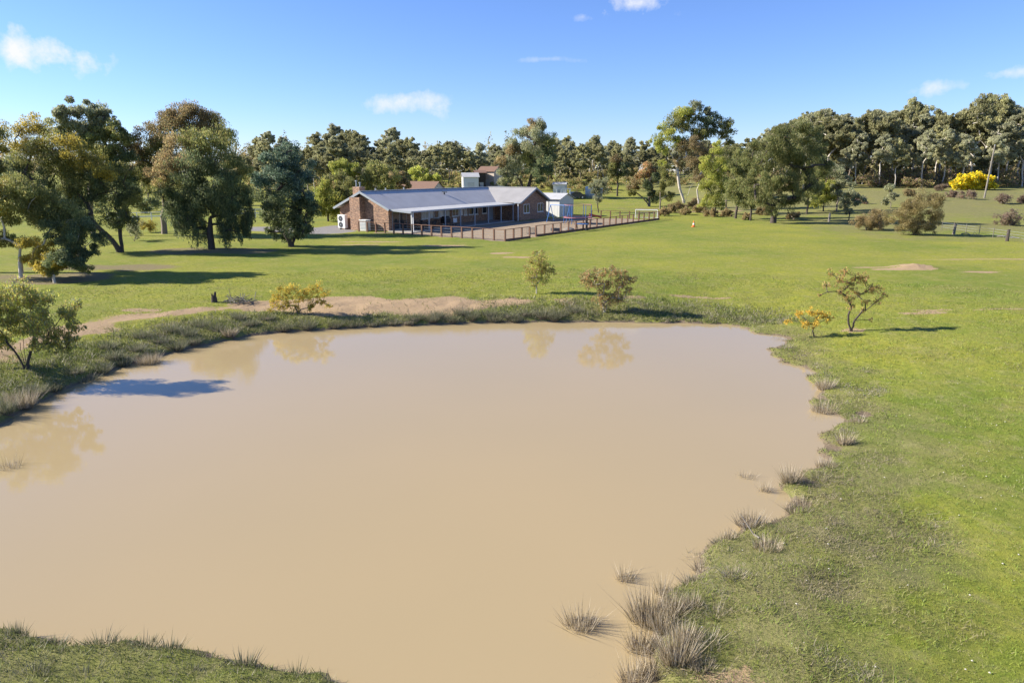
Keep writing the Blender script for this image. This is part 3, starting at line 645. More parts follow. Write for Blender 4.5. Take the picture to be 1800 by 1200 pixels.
for i, (px, py, rp, lab) in enumerate(((1775, 397, 16, 'dark brown heath shrub with bare twigs nearest the wire fence'), (1702, 350, 10, 'purple-brown heath clump below the yellow wattle'), (1675, 347, 8, 'small purple-brown heath clump left of its larger neighbour'), (1760, 358, 12, 'wide purple-brown heath clump right of the yellow wattle'), (1795, 357, 9, 'greyish heath clump at the far right paddock edge'), (1655, 336, 8, 'dull green heath shrub left of the yellow wattle'), (1510, 358, 7, 'brown heath clump behind the small conical she-oak'), (1230, 374, 9, 'yellowish scrub in front of the forked white gum'), (1180, 374, 9, 'olive scrub clump beside the yard corner'), (1205, 378, 8, 'low yellow-brown scrub below the white gum'), (1275, 380, 8, 'straw-coloured scrub between the two she-oaks'), (1168, 380, 9, 'twiggy brown scrub touching the yard corner'), (1192, 372, 11, 'tall yellow-brown scrub behind the low scrub row'), (1218, 366, 10, 'grey-brown scrub at the foot of the white gum'), (1250, 381, 9, 'olive-brown scrub under the feathery she-oak'), (1310, 386, 7, 'dry scrub under the slender she-oak'), (1395, 386, 8, 'low scrub right of the largest she-oak trunk'), (1340, 378, 9, 'brown scrub behind the largest she-oak trunk'), (1500, 350, 8, 'dark heath clump at the foot of the woodland'), (1600, 345, 8, 'grey heath clump behind the large olive shrub'), (1640, 352, 7, 'small brown heath clump on the open slope'))):
    b = ground(px, py); plant('heath_shrub', lab, 'shrub', b, px_clumps(b, [(px-rp*.6, py-rp*.7, rp*.75), (px+rp*.5, py-rp*.75, rp*.8), (px, py-rp*1.1, rp*.7)], 50+i), 1600, .17, HEATH if i < 7 else BROWN, .2, .05, 'bark_grey', 3, droop=-.4, aspect=.25, seed=50+i)

# ---------------------------------------------------------------- saplings round the pond
LEAF_N, LEAF_S, LEAF_R = 1.9, .95, 1.55
b = ground(943, 516)
plant('sapling', 'slim upright sapling with single pale stem on the dam wall', 'sapling', b, px_clumps(b, [(945,442,8),(938,455,12),(950,458,12),(928,470,10),(942,474,14),(960,475,12),(935,488,11),(952,490,11),(968,470,7),(940,500,6)], 60), 3040, .085, LIME[:3]+REDD[:2], .5, .035, 'bark_white', 1, droop=1, seed=60, r_tip=.004)
b = ground(1063, 549)
plant('sapling', 'wide multi-stemmed sapling with reddish olive leaves at the water edge', 'sapling', b, px_clumps(b, [(1030,482,11),(1050,478,11),(1072,474,11),(1090,480,13),(1105,488,9),(1022,490,8),(1042,500,12),(1062,498,13),(1085,502,13),(1102,508,8),(1052,518,11),(1075,522,12),(1090,525,9),(1060,535,8)], 61), 4320, .085, REDD+OLIVE[:2], .35, .05, 'bark_white', 4, droop=.8, seed=61, r_tip=.004)
LEAF_R, LEAF_N = 1.35, 1.1
b = ground(1496, 582)
plant('sapling', 'open sapling with forked dark stems and sparse russet leaves, right of the pond', 'sapling', b, px_clumps(b, [(1450,478,9),(1475,474,10),(1495,482,12),(1465,490,10),(1485,498,11),(1510,488,11),(1520,505,9),(1500,515,10),(1445,498,7),(1512,528,8),(1548,517,6),(1430,515,4),(1525,560,4),(1530,502,10),(1480,520,10),(1468,510,9),(1535,528,8),(1490,536,8),(1515,545,6)], 62), 3400, .085, REDD+LIME[:2]+[(.24, .15, .05)], .45, .04, 'bark_dark', 3, droop=1, seed=62, r_tip=.005)
LEAF_R, LEAF_N = 1.4, 1.6
b = ground(1431, 592)
plant('yellow_sapling', 'little leaning sapling with bright yellow leaves beside the forked dark-stemmed one', 'sapling', b, px_clumps(b, [(1382,563,6),(1405,552,8),(1420,545,8),(1435,550,9),(1450,556,8),(1412,566,8),(1430,568,8)], 63), 1280, .08, AUT, .25, .025, 'bark_dark', 1, (-.1, 0), droop=.6, seed=63, r_tip=.004)
LEAF_R, LEAF_N = 1.4, 1.7
b = ground(525, 553)
plant('yellow_sapling', 'spreading golden-leaved sapling on the bare gravel of the dam wall', 'sapling', b, px_clumps(b, [(485,520,10),(500,510,12),(518,505,11),(540,508,12),(560,506,11),(575,515,10),(480,532,8),(505,525,11),(530,522,12),(555,524,10),(570,530,7),(505,537,7),(490,540,9),(548,538,9),(577,538,6),(476,543,6),(520,540,8)], 64), 4800, .075, AUT+LIME[:2], .25, .035, 'bark_grey', 2, droop=.4, seed=64, r_tip=.004)
LEAF_R, LEAF_N = 1.45, 1.1
b = ground(46, 648)
plant('pond_bush', 'large loose-leaved bush with thin dark stems on the left bank of the pond', 'bush', b, px_clumps(b, [(20,505,26),(60,510,26),(95,520,24),(-10,520,26),(125,545,20),(140,565,16),(40,540,28),(80,548,26),(5,555,26),(110,575,22),(135,592,14),(-25,560,26),(55,575,22),(20,590,20),(90,600,18),(-15,600,20),(115,610,12)], 65, depth=.9), 22000, .09, LIME+GREYG[:2]+[(.2, .15, .05)], 1.0, .045, 'bark_dark', 4, droop=.7, seed=65, r_tip=.006)
# ---------------------------------------------------------------- forest belts
LEAF_N, LEAF_S, LEAF_R, LEAF_A = 1.9, 1.0, 1.22, 2.7
def gum_proto(seed, h, bare, spread, cols, bark):
    g = np.random.default_rng(seed); cl = []
    k = g.integers(24, 32)
    for i in range(k):
        f = g.random()**.8; z = h*(bare+(1-bare)*(.12+.84*f)); w = spread*math.sin(math.pi*min(.93, .22+.72*f))**.7
        a = g.random()*2*math.pi; r = w*math.sqrt(g.random())
        cr = h*(.045+.06*g.random()); cl.append((r*math.cos(a), r*math.sin(a), z-cr*.4, cr, cr*(.55+.4*g.random())))
    o = empty('forest_gum', (0, 0, 0))
    v, q = frusta(skeleton(cl, h*bare, h*.012, 1, ((g.random()-.5)*.06*h, 0), g, .03, 2), 5); npmesh('trunk', v, q, M[bark], o, smooth=True)
    v, f, c = leaves(cl, 12500, .29, cols, .9, .42, g, sub=9, tri=False); npmesh('crown', v, f, M['leaf'], o, attrs={'col': ('FLOAT_COLOR', c)})
    return o
FOREST = [(.120, .120, .056), (.148, .143, .072), (.095, .097, .047), (.168, .153, .080)]
GREYF = [(.142, .145, .086), (.170, .169, .102), (.114, .117, .069), (.19, .18, .113)]
protos = [gum_proto(100, 13, .42, 2.7, FOREST, 'bark_white'), gum_proto(101, 12, .35, 2.9, FOREST, 'bark_grey'), gum_proto(102, 14, .45, 2.5, GREYF, 'bark_white'),
          gum_proto(103, 11, .25, 2.8, FOREST, 'bark_grey'), gum_proto(104, 13, .38, 3.0, FOREST, 'bark_white'), gum_proto(105, 12.5, .40, 2.6, GREYF, 'bark_white'), gum_proto(106, 9, .12, 2.6, FOREST, 'bark_grey')]
first = [True]*len(protos)
def put_tree(i, x, y, s, label, group):
    o = protos[i] if first[i] else copy_tree(protos[i]); first[i] = False
    o.location = (x, y, gz(x, y)-.05); o.rotation_euler = (0, 0, random.random()*6.28); o.scale = (s*(.9+.2*random.random()), s*(.9+.2*random.random()), s)
    tag(o, label, 'tree', group)
# skyline of the photograph: (pixel x, pixel y of the crown tops)
SKY = [(-200,250),(0,262),(440,262),(455,240),(480,222),(505,242),(540,258),(570,222),(600,216),(628,226),(650,238),(690,222),(715,240),(745,240),(775,244),(800,238),(830,250),(870,252),(905,250),(960,240),(990,236),(1020,240),(1060,242),(1090,238),(1130,244),(1180,250),(1290,240),(1330,232),(1360,222),(1385,200),(1420,186),(1460,190),(1480,212),(1510,200),(1545,186),(1600,180),(1640,198),(1665,186),(1700,174),(1760,174),(1800,186),(2000,180),(2200,190)]
sx_, sy_ = zip(*SKY)
def top_at(px): return float(np.interp(px, sx_, sy_))
def belt(n, px0, px1, d0, d1, under, label, group, protoset, jitter=8):
    for k in range(n):
        px = px0+(px1-px0)*(k+.5+(random.random()-.5)*.9)/n
        dist = d0+(d1-d0)*random.random()
        d = ray(px, 300); x, y = d.x/d.y*dist, dist
        zt = CAM_H+dist*ray(px, top_at(px)+under+random.random()*jitter).z/ray(px, top_at(px)).y
        i = random.choice(protoset); h = (13, 12, 14, 11, 13, 12.5, 9)[i]*.97
        s = max(.5, (zt-gz(x, y))/h)
        kind = ('tall pale-trunked gum', 'grey-trunked gum', 'slender grey-leaved gum', 'bushy low-crowned gum', 'broad-crowned pale gum', 'grey-leaved pale gum', 'low leafy understorey gum')[i]
        put_tree(i, x, y, s, kind+' '+label, kind+'s '+group)
gA = 'of the forest belt behind the farm'
gB = 'of the woodland behind the yellow wattle'
gC = 'behind the left row of large trees'
LA = 'in the forest belt behind the house and farm sheds'
LB = 'in the woodland behind the yellow wattle and she-oaks'
LC = 'in the background behind the left row of large trees'
belt(58, 430, 1340, 215, 240, 0, LA, gA, (0, 1, 2, 4, 5), 26)
belt(48, 430, 1340, 190, 212, 10, LA, gA, (0, 1, 3, 4, 5), 26)
belt(14, 430, 1340, 245, 275, 4, LA, gA, (0, 1, 2, 4, 5))
belt(40, 430, 1340, 178, 235, 34, LA, gA, (3, 6, 6), 22)
belt(32, 1340, 1860, 150, 185, 55, LB, gB, (3, 6, 6), 45)
belt(22, 440, 760, 150, 180, 24, LA, gA, (1, 3, 4), 26)
belt(30, 1330, 1830, 150, 166, -4, LB, gB, (0, 1, 2, 4, 5), 34)
belt(26, 1350, 1860, 170, 200, 0, LB, gB, (0, 1, 2, 4, 5), 30)
belt(14, 1350, 1860, 143, 150, 32, LB, gB, (0, 2, 5), 40)
belt(22, -330, 440, 130, 190, 10, LC, gC, (1, 3, 4, 6), 24)
# understorey scrub of the forest edge: nobody could count it
def scrub(name, label, pts, hgt, n, cols, size):
    cl = []
    for px, d in pts:
        r_ = ray(px, 300); x, y = r_.x/r_.y*d, d; h = hgt*(.5+.8*random.random())
        cl.append((x, y, gz(x, y)+h*.45, h*.75, h*.5))
    v, f, c = leaves(cl, n, size, cols, 0, .5, sub=6, tri=True)
    tag(npmesh(name, v, f, M['leaf'], attrs={'col': ('FLOAT_COLOR', c)}), label, 'scrub', kind='stuff')
scrub('scrub', 'low scrub along the foot of the forest behind the farm', [(430+910*random.random(), 165+60*random.random()) for _ in range(260)], 2.8, 42000, OLIVE+BROWN, .45)
scrub('scrub', 'low scrub among the pale trunks of the right-hand woodland', [(1340+520*random.random(), 143+50*random.random()) for _ in range(220)], 3.0, 42000, OLIVE+BROWN+HEATH, .4)
scrub('scrub', 'bushes in the background behind the left row of trees', [(-250+700*random.random(), 105+60*random.random()) for _ in range(110)], 2.6, 24000, OLIVE+DARK, .4)

# the wood beyond the front rows reads as one mass
cl = []
for k in range(1000):
    px = -420+2750*random.random(); d_ = 262+70*random.random(); r_ = ray(px, 300); x, y = r_.x/r_.y*d_, d_; h = 4+8*random.random()
    cl.append((x, y, gz(x, y)+h*.6, 3.2, h*.6))
v, f, c = leaves(cl, 60000, .9, FOREST+BROWN[:2], .4, .6, sub=5, tri=True)
tag(npmesh('far_wood', v, f, M['leaf'], attrs={'col': ('FLOAT_COLOR', c)}), 'far wood closing the view behind the front rows of gums', 'wood', kind='stuff')
# ---------------------------------------------------------------- the brick house (local x along the long wing, local -y towards the yard)
EAVE, RIDGE, HW, HL, WP, VD = 2.4, 4.2, 8.2, 29.2, 3.8, 2.8
house = tag(empty('brick_house', (HO[0], HO[1], 0), TH), 'long brown brick house with grey corrugated roof and shaded verandah', 'house')
def L(a, b, z): return (a, -b, z)
def hbox(a0, a1, b0, b1, z0, z1): return MB().box(a0, a1, -b1, -b0, z0, z1)
OV = .5
def gable_prism(m, a0, a1, b0, b1, along_a):
    """solid brick wall block with gabled top just under the roof"""
    zt, zr = EAVE-.12, RIDGE-.30
    if along_a:
        mb = (b0+b1)/2; A = [L(a0,b0,-.2), L(a0,b1,-.2), L(a0,b1,zt), L(a0,mb,zr), L(a0,b0,zt)]; B = [(a1,)+p[1:] for p in A]
    else:
        ma = (a0+a1)/2; A = [L(a0,b1,-.2), L(a1,b1,-.2), L(a1,b1,zt), L(ma,b1,zr), L(a0,b1,zt)]; B = [(p[0], -b0, p[2]) for p in A]
    m.poly(A); m.poly(B[::-1])
    for i in range(5): j = (i+1) % 5; m.poly([A[i], B[i], B[j], A[j]])
    return m
gable_prism(MB(), OV-.05, HL-OV, OV, HW-OV, True).build('wall', M['brick'], house)
gable_prism(MB(), HL-HW+OV, HL-OV-.004, HW-OV-.3, HW+WP-OV, False).build('wing_wall', M['brick'], house)
def slope(a0, b0, z0, a1, b1, z1, a2, b2, z2, a3, b3, z3, name, mat, parent=house, t=.07): return MB().slab([L(a0,b0,z0), L(a1,b1,z1), L(a2,b2,z2), L(a3,b3,z3)], t).build(name, mat, parent)
mid = HW/2
roof_f = slope(0, mid, RIDGE, 0, HW, EAVE, HL, HW, EAVE, HL, mid, RIDGE, 'roof', M['roof'])
roof_b = slope(0, 0, EAVE, 0, mid, RIDGE, HL, mid, RIDGE, HL, 0, EAVE, 'roof', M['roof'])
wl_ = HL-HW/2
slope(HL-HW, mid+.02, EAVE+.003, HL-HW, HW+WP, EAVE+.003, wl_, HW+WP, RIDGE+.003, wl_, mid+.02, RIDGE+.003, 'wing_roof', M['wing_roof'])
slope(wl_, mid+.02, RIDGE+.003, wl_, HW+WP, RIDGE+.003, HL+.01, HW+WP, EAVE+.003, HL+.01, mid+.02, EAVE+.003, 'wing_roof', M['wing_roof'])
MB().bar(L(-.02, mid, RIDGE+.02), L(HL, mid, RIDGE+.02), .3, .05).build('ridge_cap', M['grey_metal'], roof_f)
MB().bar(L(wl_, mid, RIDGE+.025), L(wl_, HW+WP+.02, RIDGE+.025), .3, .05).build('ridge_cap', M['pale_roof'], house)
# barge boards, gutters
for b0, z0, b1, z1 in ((0, EAVE, mid, RIDGE), (HW, EAVE, mid, RIDGE)):
    MB().bar(L(-.03, b0, z0-.1), L(-.03, b1, z1-.1), .04, .24).build('barge_board', M['grey_metal'], house)
for a0 in (HL-HW, HL): MB().bar(L(a0, HW+WP+.03, EAVE-.1), L(wl_, HW+WP+.03, RIDGE-.1), .04, .22).build('barge_board', M['grey_metal'], house)
MB().bar(L(0, -.06, EAVE-.06), L(HL, -.06, EAVE-.06), .12, .12).build('gutter', M['grey_metal'], house)
MB().bar(L(HL-HW-.06, HW+VD, EAVE-.06), L(HL-HW-.06, HW+WP, EAVE-.06), .12, .12).build('gutter', M['grey_metal'], house)
# fireplace breast on the gable end and chimney with flues behind the ridge
hbox(-.22, OV-.04, 2.7, 4.2, -.2, 3.55).build('fireplace_breast', M['brick'], house)
ch = hbox(1.0, 1.9, 2.1, 3.1, 3.2, 4.65).build('chimney', M['brick'], house)
for bb, zz in ((2.3, 5.25), (2.85, 5.05)): MB().tube(L(1.4, bb, 4.6), L(1.4, bb, zz), .07).build('flue', M['grey_metal'], ch); MB().tube(L(1.4, bb, zz), L(1.4, bb, zz+.09), .13, .1).build('flue_cowl', M['grey_metal'], ch)
v1 = MB().tube(L(13.2, 5.6, 3.3), L(13.2, 5.6, 3.85), .09); v1.bar(L(13.2, 5.3, 3.85), L(13.2, 5.95, 3.8), .2, .1); v1.build('roof_vent', M['dark_metal'], house)
for a in (3.5, 5.2, 8.4): MB().tube(L(a, 3.2, 3.7), L(a, 3.2, 4.45), .08).build('roof_pipe', M['grey_metal'], house)
# verandah
vr = slope(.25, HW-.05, EAVE-.015, .25, HW+VD, 2.22, HL-HW+.3, HW+VD, 2.22, HL-HW+.3, HW-.05, EAVE-.015, 'verandah_roof', M['pale_roof'])
MB().bar(L(.2, HW+VD+.05, 2.17), L(HL-HW, HW+VD+.05, 2.17), .1, .16).build('gutter', M['grey_metal'], vr)
MB().bar(L(.22, HW, 2.3), L(.22, HW+VD, 2.12), .05, .2).build('barge_board', M['grey_metal'], vr)
hbox(.3, HL-HW, HW-OV-.02, HW+VD+.1, -.2, .08).build('verandah_slab', M['concrete'], house)
for k in range(8):
    a = .4+k*(HL-HW-.6)/7; MB().bar(L(a, HW+VD-.05, .05), L(a, HW+VD-.05, 2.16), .11).build('verandah_post', M['grey_metal'] if k else M['offwhite'], house)
MB().bar(L(.62, HW+VD-.02, .1), L(.62, HW+VD-.02, 2.1), .08).build('downpipe', M['white'], house)
MB().bar(L(HL-HW-.02, HW+WP-.4, .05), L(HL-HW-.02, HW+WP-.4, EAVE-.1), .09).build('downpipe', M['white'], house)
MB().bar(L(HL-.02, HW+WP-.35, .05), L(HL-.02, HW+WP-.35, EAVE-.1), .09).build('downpipe', M['white'], house)
def window(a0, a1, z0, z1, b, pane='glass', side='b', mull=1):
    t = .06
    def bx(p0, p1, q0, q1, d0, d1): return hbox(p0, p1, b+d0, b+d1, q0, q1) if side == 'b' else MB().box(b-d1, b-d0, -p1, -p0, q0, q1)
    f = MB()
    for p0, p1, q0, q1 in [(a0, a1, z1-t, z1), (a0, a1, z0, z0+t), (a0, a0+t, z0+t, z1-t), (a1-t, a1, z0+t, z1-t)]+[((a0+(a1-a0)*i/(mull+1))-t/2, (a0+(a1-a0)*i/(mull+1))+t/2, z0+t, z1-t) for i in range(1, mull+1)]:
        s = bx(p0, p1, q0, q1, -.03, .05); n = len(f.v); f.v += s.v; f.f += [tuple(n+i for i in q) for q in s.f]
    w = f.build('window', M['white'], house)
    bx(a0+t, a1-t, z0+t, z1-t, -.02, .012).build('pane', M[pane], w)
    s = bx(a0-.08, a1+.08, z0-.09, z0-.004, -.03, .10); s.build('sill', M['offwhite'], w)
WB = HW-OV
for a0, a1, pane in ((6.0, 7.5, 'curtain'), (8.3, 9.2, 'glass'), (10.2, 11.3, 'curtain'), (11.9, 13.2, 'glass'), (14.3, 15.0, 'curtain'), (15.4, 17.4, 'glass'), (18.4, 19.4, 'glass')): window(a0, a1, 1.0, 2.05, WB, pane, 'b', 1 if a1-a0 > 1.2 else 0)
for a0, a1 in ((7.6, 8.2), (9.3, 10.0), (13.3, 14.1)): hbox(a0, a1, WB-.02, WB+.03, 1.0, 2.05).build('white_panel', M['white'], house)
# glazed sliding doors at the open end, a blue-grey door further along
sdoor = hbox(1.0, 3.4, WB-.02, WB+.04, .08, 2.1).build('sliding_door', M['grey_metal'], house)
for a0, a1 in ((1.07, 2.15), (2.25, 3.33)): hbox(a0, a1, WB+.03, WB+.05, .16, 2.03).build('pane', M['glass'], sdoor)
dr = hbox(10.05, 10.15, WB-.02, WB+.03, .08, 2.1).build('door_frame', M['white'], house)
d2 = hbox(20.0, 20.9, WB-.02, WB+.05, .08, 2.1).build('door', M['grey_metal'], house); hbox(20.08, 20.16, WB+.04, WB+.09, 1.0, 1.1).build('door_handle', M['chrome'], d2)
# windows of the wing gable (in the plane facing the yard)
for a0, a1 in ((HL-HW+1.5, HL-HW+3.0), (HL-3.0, HL-1.5)): window(a0, a1, .95, 2.1, HW+WP-OV, 'glass', 'b', 1)

def at_house(a, b): x, y = house_xy(a, b); return (x, y, gz(x, y))
# outdoor machines by the gable wall
def thing_at(name, label, cat, a, b, rz=TH, group=None): return tag(empty(name, at_house(a, b), rz), label, cat, group)
t = thing_at('air_conditioner', 'white two-fan outdoor air conditioner against the sunlit brick gable', 'air conditioner', -.05, 1.35)
MB().box(-.22, .22, -.55, .55, .15, 1.6).build('casing', M['white'], t, .02)
for z in (.52, 1.2):
    f = MB().tube((-.225, .1, z), (-.245, .1, z), .30, k=20).build('fan_grille', M['dark_metal'], t); MB().tube((-.246, .1, z), (-.26, .1, z), .07, k=12).build('fan_hub', M['grey_metal'], f)
for y in (-.4, .4): MB().box(-.2, .2, y-.05, y+.05, 0, .15).build('foot', M['concrete'], t)
t = thing_at('cooler_unit', 'white slatted box unit beside the fireplace breast, behind the timber fence', 'cooling unit', -.35, 5.0)
MB().box(-.35, .35, -.45, .45, .08, 1.15).build('casing', M['offwhite'], t, .02)
for i in range(6): MB().box(-.37, -.352, -.40, .40, .2+i*.15, .27+i*.15).build('slat', M['grey_metal'], t)
MB().box(-.4, .4, -.5, .5, 1.15, 1.21).build('lid', M['white'], t); MB().box(-.36, .36, -.46, .46, 0, .08).build('base', M['concrete'], t)
# verandah furniture
t = thing_at('barbecue', 'covered dark barbecue on the verandah in front of the pale blinds', 'barbecue', 8.6, 9.2)
MB().box(-.65, .65, -.28, .28, .45, .95).build('body', M['black'], t, .05)
hood = MB()
for i in range(8):
    a0, a1 = math.pi*i/8, math.pi*(i+1)/8
    hood.poly([(-.5, -.28*math.cos(a0), .95+.3*math.sin(a0)), (.5, -.28*math.cos(a0), .95+.3*math.sin(a0)), (.5, -.28*math.cos(a1), .95+.3*math.sin(a1)), (-.5, -.28*math.cos(a1), .95+.3*math.sin(a1))])
hood.build('hood', M['dark_metal'], t)
for x in (-.55, .55):
    for y in (-.22, .22): MB().bar((x, y, .09), (x, y, .5), .05).build('leg', M['dark_metal'], t)
t = thing_at('outdoor_table', 'dark outdoor dining table under the open end of the verandah', 'table', 4.2, 9.6)
MB().box(-1.0, 1.0, -.5, .5, .78, .83).build('table_top', M['dark_metal'], t)
for x in (-.9, .9):
    for y in (-.42, .42): MB().bar((x, y, .08), (x, y, .78), .06).build('leg', M['dark_metal'], t)
def chair(name, label, a, b, rz, mat, group=None):
    t = thing_at(name, label, 'chair', a, b, rz, group)
    MB().box(-.24, .24, -.24, .24, .46, .51).build('seat', M[mat], t, .01); MB().box(-.24, .24, .21, .26, .52, .98).build('backrest', M[mat], t, .01)
    for x in (-.21, .21):
        for y in (-.2, .2): MB().bar((x, y, .08), (x, y, .46), .035).build('leg', M['dark_metal'], t)
for i, (a, b, rz) in enumerate(((3.6, 10.35, TH+math.pi), (4.8, 10.35, TH+math.pi), (3.6, 8.85, TH), (4.8, 8.85, TH))): chair('outdoor_chair', 'dark outdoor chair drawn up to the verandah dining table', a, b, rz, 'black', 'chairs round the verandah table')
chair('garden_chair', 'white garden chair beside the dark barbecue', 9.9, 9.5, TH+2.6, 'white')

# ---------------------------------------------------------------- timber fence round the yard
def V3(p): return Vector((p[0], p[1], gz(p[0], p[1])))
def fence(name, label, p, q, n, h=1.05, bottom=False, mat='timber', rails=(1.0,), wire=True, post=.13, cat='fence'):
    P, Q = V3(p), V3(q); d = Q-P; Lh = math.hypot(d.x, d.y)
    o = tag(empty(name, P, math.atan2(d.y, d.x)), label, cat); dz = d.z/Lh
    for k in range(n+1):
        x = Lh*k/n; z = gz(P.x+d.x*k/n, P.y+d.y*k/n)-P.z
        MB().box(x-post/2, x+post/2, -post/2, post/2, z-.2, z+h).build('post', M[mat], o)
    for f in rails:
        for k in range(n):
            x0, x1 = Lh*k/n, Lh*(k+1)/n; z0 = gz(P.x+d.x*k/n, P.y+d.y*k/n)-P.z; z1 = gz(P.x+d.x*(k+1)/n, P.y+d.y*(k+1)/n)-P.z
            zz = h+.02 if f == 1.0 else h*f
            MB().bar((x0-.06 if f == 1.0 else x0+.07, 0, z0+zz), (x1-.065 if f == 1.0 else x1-.07, 0, z1+zz), .14 if f == 1.0 else .05, .05 if f == 1.0 else .12).build('rail', M[mat], o)
    if bottom:
        for k in range(n): MB().bar((Lh*k/n+.07, 0, .10), (Lh*(k+1)/n-.07, 0, .10+dz*Lh/n*0), .05, .2).build('bottom_board', M[mat], o)
    if wire:
        for zz in (.3, .55, .8): MB().bar((0, .05, zz*h), (Lh, .05, zz*h+d.z), .012).build('wire', M['grey_metal'], o)
    return o
fence('timber_fence', 'red-brown timber fence with open wires running along the house front', F1, F2, 15)
fence('timber_fence', 'short three-bay timber fence panel between corner post and gateway', F2, F2b, 3, bottom=True)
G2 = xy(942, 416)
fence('timber_fence', 'long red-brown timber fence with bottom board from gateway to far yard corner', G2, F3, 19, bottom=True)
fence('timber_fence', 'thin timber fence across the back of the play yard', BACK, F3, 7, h=1.0)
t = tag(empty('gate_post', V3(xy(1031, 403))), 'thick dark strainer post in the long timber fence', 'post')
MB().bar((0, 0, -.2), (0, 0, 1.25), .24).build('shaft', M['bark_dark'], t, .02); MB().box(-.14, .14, -.14, .14, 1.25, 1.29).build('cap', M['dark_metal'], t)

# ---------------------------------------------------------------- play things in the yard
def yard_thing(name, label, cat, px, py, rz=0, group=None):
    p = ground(px, py); return tag(empty(name, p, rz), label, cat, group)
t = yard_thing('swing_set', 'blue steel swing set standing beside the pale shed', 'swing', 984, 391, R(50))
fr = MB()
for y in (-1.5, 1.5):
    for x in (-.8, .8): MB().tube((x, y, 0), (0, y, 2.15), .04).build('leg', M['blue'], t)
MB().tube((0, -1.6, 2.15), (0, 1.6, 2.15), .045).build('top_bar', M['blue'], t)
for y in (-.6, .6):
    s = MB().box(-.12, .12, y-.24, y+.24, .5, .54).build('seat', M['black'], t)
    for dy in (-.22, .22): MB().bar((0, y+dy, .54), (0, y+dy, 2.12), .015).build('chain', M['chrome'], s)
t = yard_thing('trampoline', 'round trampoline with dark net, blue poles and pink padding', 'trampoline', 1015, 393)
bedm = MB().lathe([(1.45, .78), (1.45, .82), (0.02, .80)], k=28).build('jumping_mat', M['black'], t)
MB().lathe([(1.45, .74), (1.75, .74), (1.75, .84), (1.45, .84), (1.45, .741)], k=28).build('safety_pad', M['pink'], t)
for k in range(6):
    a = 2*math.pi*k/6; c, s_ = math.cos(a)*1.7, math.sin(a)*1.7
    MB().tube((c, s_, 0), (c, s_, 2.3), .035).build('pole', M['blue'], t)
ring = MB()
for k in range(24):
    a0, a1 = 2*math.pi*k/24, 2*math.pi*(k+1)/24; ring.bar((1.7*math.cos(a0), 1.7*math.sin(a0), 2.3), (1.7*math.cos(a1), 1.7*math.sin(a1), 2.3), .05)
ring.build('top_ring', M['pink'], t)
net = MB()
for k in range(48):
    a0 = 2*math.pi*k/48; net.bar((1.66*math.cos(a0), 1.66*math.sin(a0), .84), (1.66*math.cos(a0), 1.66*math.sin(a0), 2.28), .006)
for j in range(8):
    for k in range(24):
        a0, a1 = 2*math.pi*k/24, 2*math.pi*(k+1)/24; z = .95+j*.17; net.bar((1.66*math.cos(a0), 1.66*math.sin(a0), z), (1.66*math.cos(a1), 1.66*math.sin(a1), z), .006)
net.build('safety_net', M['netting'], t)
t = yard_thing('soccer_goal', 'white-framed goal with net at the far corner of the yard', 'goal', 1136, 384, R(-20))
for x in (-1.5, 1.5): MB().tube((x, 0, 0), (x, 0, 1.15), .05).build('goal_post', M['white'], t); MB().tube((x, 0, 1.15), (x, .9, 0), .03).build('brace', M['white'], t)
MB().tube((-1.5, 0, 1.15), (1.5, 0, 1.15), .05).build('crossbar', M['white'], t); MB().tube((-1.5, .9, .03), (1.5, .9, .03), .03).build('ground_bar', M['white'], t)
net = MB()
for k in range(16): x = -1.5+3*k/15; net.bar((x, 0, 1.15), (x, .9, .03), .012)
for k in range(7): f = k/6; net.bar((-1.5, .9*f, 1.15*(1-f)+.03), (1.5, .9*f, 1.15*(1-f)+.03), .012)
net.build('net', M['offwhite'], t)
t = yard_thing('play_slide', 'low red plastic slide lying by the back of the yard', 'slide', 1046, 384, R(10))
MB().slab([(-.8, -.25, .55), (.8, -.25, .12), (.8, .25, .12), (-.8, .25, .55)], .06).build('chute', M['red'], t)
for y in (-.28, .28): MB().bar((-.8, y, .62), (.8, y, .19), .05, .16).build('side_rail', M['red'], t)
for y in (-.22, .22): MB().bar((-.75, y, 0), (-.75, y, .52), .06).build('leg', M['red'], t)
t = yard_thing('fire_pit', 'dark round fire pit ring on the sandy yard', 'fire pit', 976, 406)
MB().lathe([(.42, .02), (.5, .02), (.5, .3), (.42, .3), (.42, .021)], k=20).build('ring', M['dark_metal'], t); MB().lathe([(.41, .03), (.41, .08), (.02, .1)], k=16).build('ash', M['concrete'], t)
t = yard_thing('pet_cage', 'small dark wire cage beside the gateway', 'cage', 935, 411, R(20))
cg = MB()
for k in range(7): x = -.45+.15*k; cg.bar((x, -.3, .05), (x, -.3, .6), .02).bar((x, .3, .05), (x, .3, .6), .02).bar((x, -.3, .6), (x, .3, .6), .02)
cg.build('bars', M['dark_metal'], t); MB().box(-.47, .47, -.32, .32, .01, .06).build('tray', M['dark_metal'], t)
t = yard_thing('sand_heap', 'low dark heap of soil on the yard near the fire pit', 'heap', 1000, 404)
h_ = MB().lathe([(.75, -.02), (.6, .1), (.38, .22), (.15, .29), (.02, .3)], k=14); hm = h_.build('mound', M['grey_wood'], t, smooth=True)
t = yard_thing('picnic_table', 'small picnic table with blue top against the long fence', 'table', 1022, 405, R(-20))
MB().box(-.7, .7, -.35, .35, .68, .73).build('table_top', M['blue'], t)
for x in (-.55, .55): MB().bar((x, -.4, 0), (x, .3, .68), .06).build('leg', M['dark_metal'], t); MB().bar((x+.07, .4, 0), (x+.07, -.3, .68), .06).build('leg', M['dark_metal'], t)
t = yard_thing('traffic_cone', 'orange traffic cone standing alone on the open lawn', 'cone', 1219, 399)
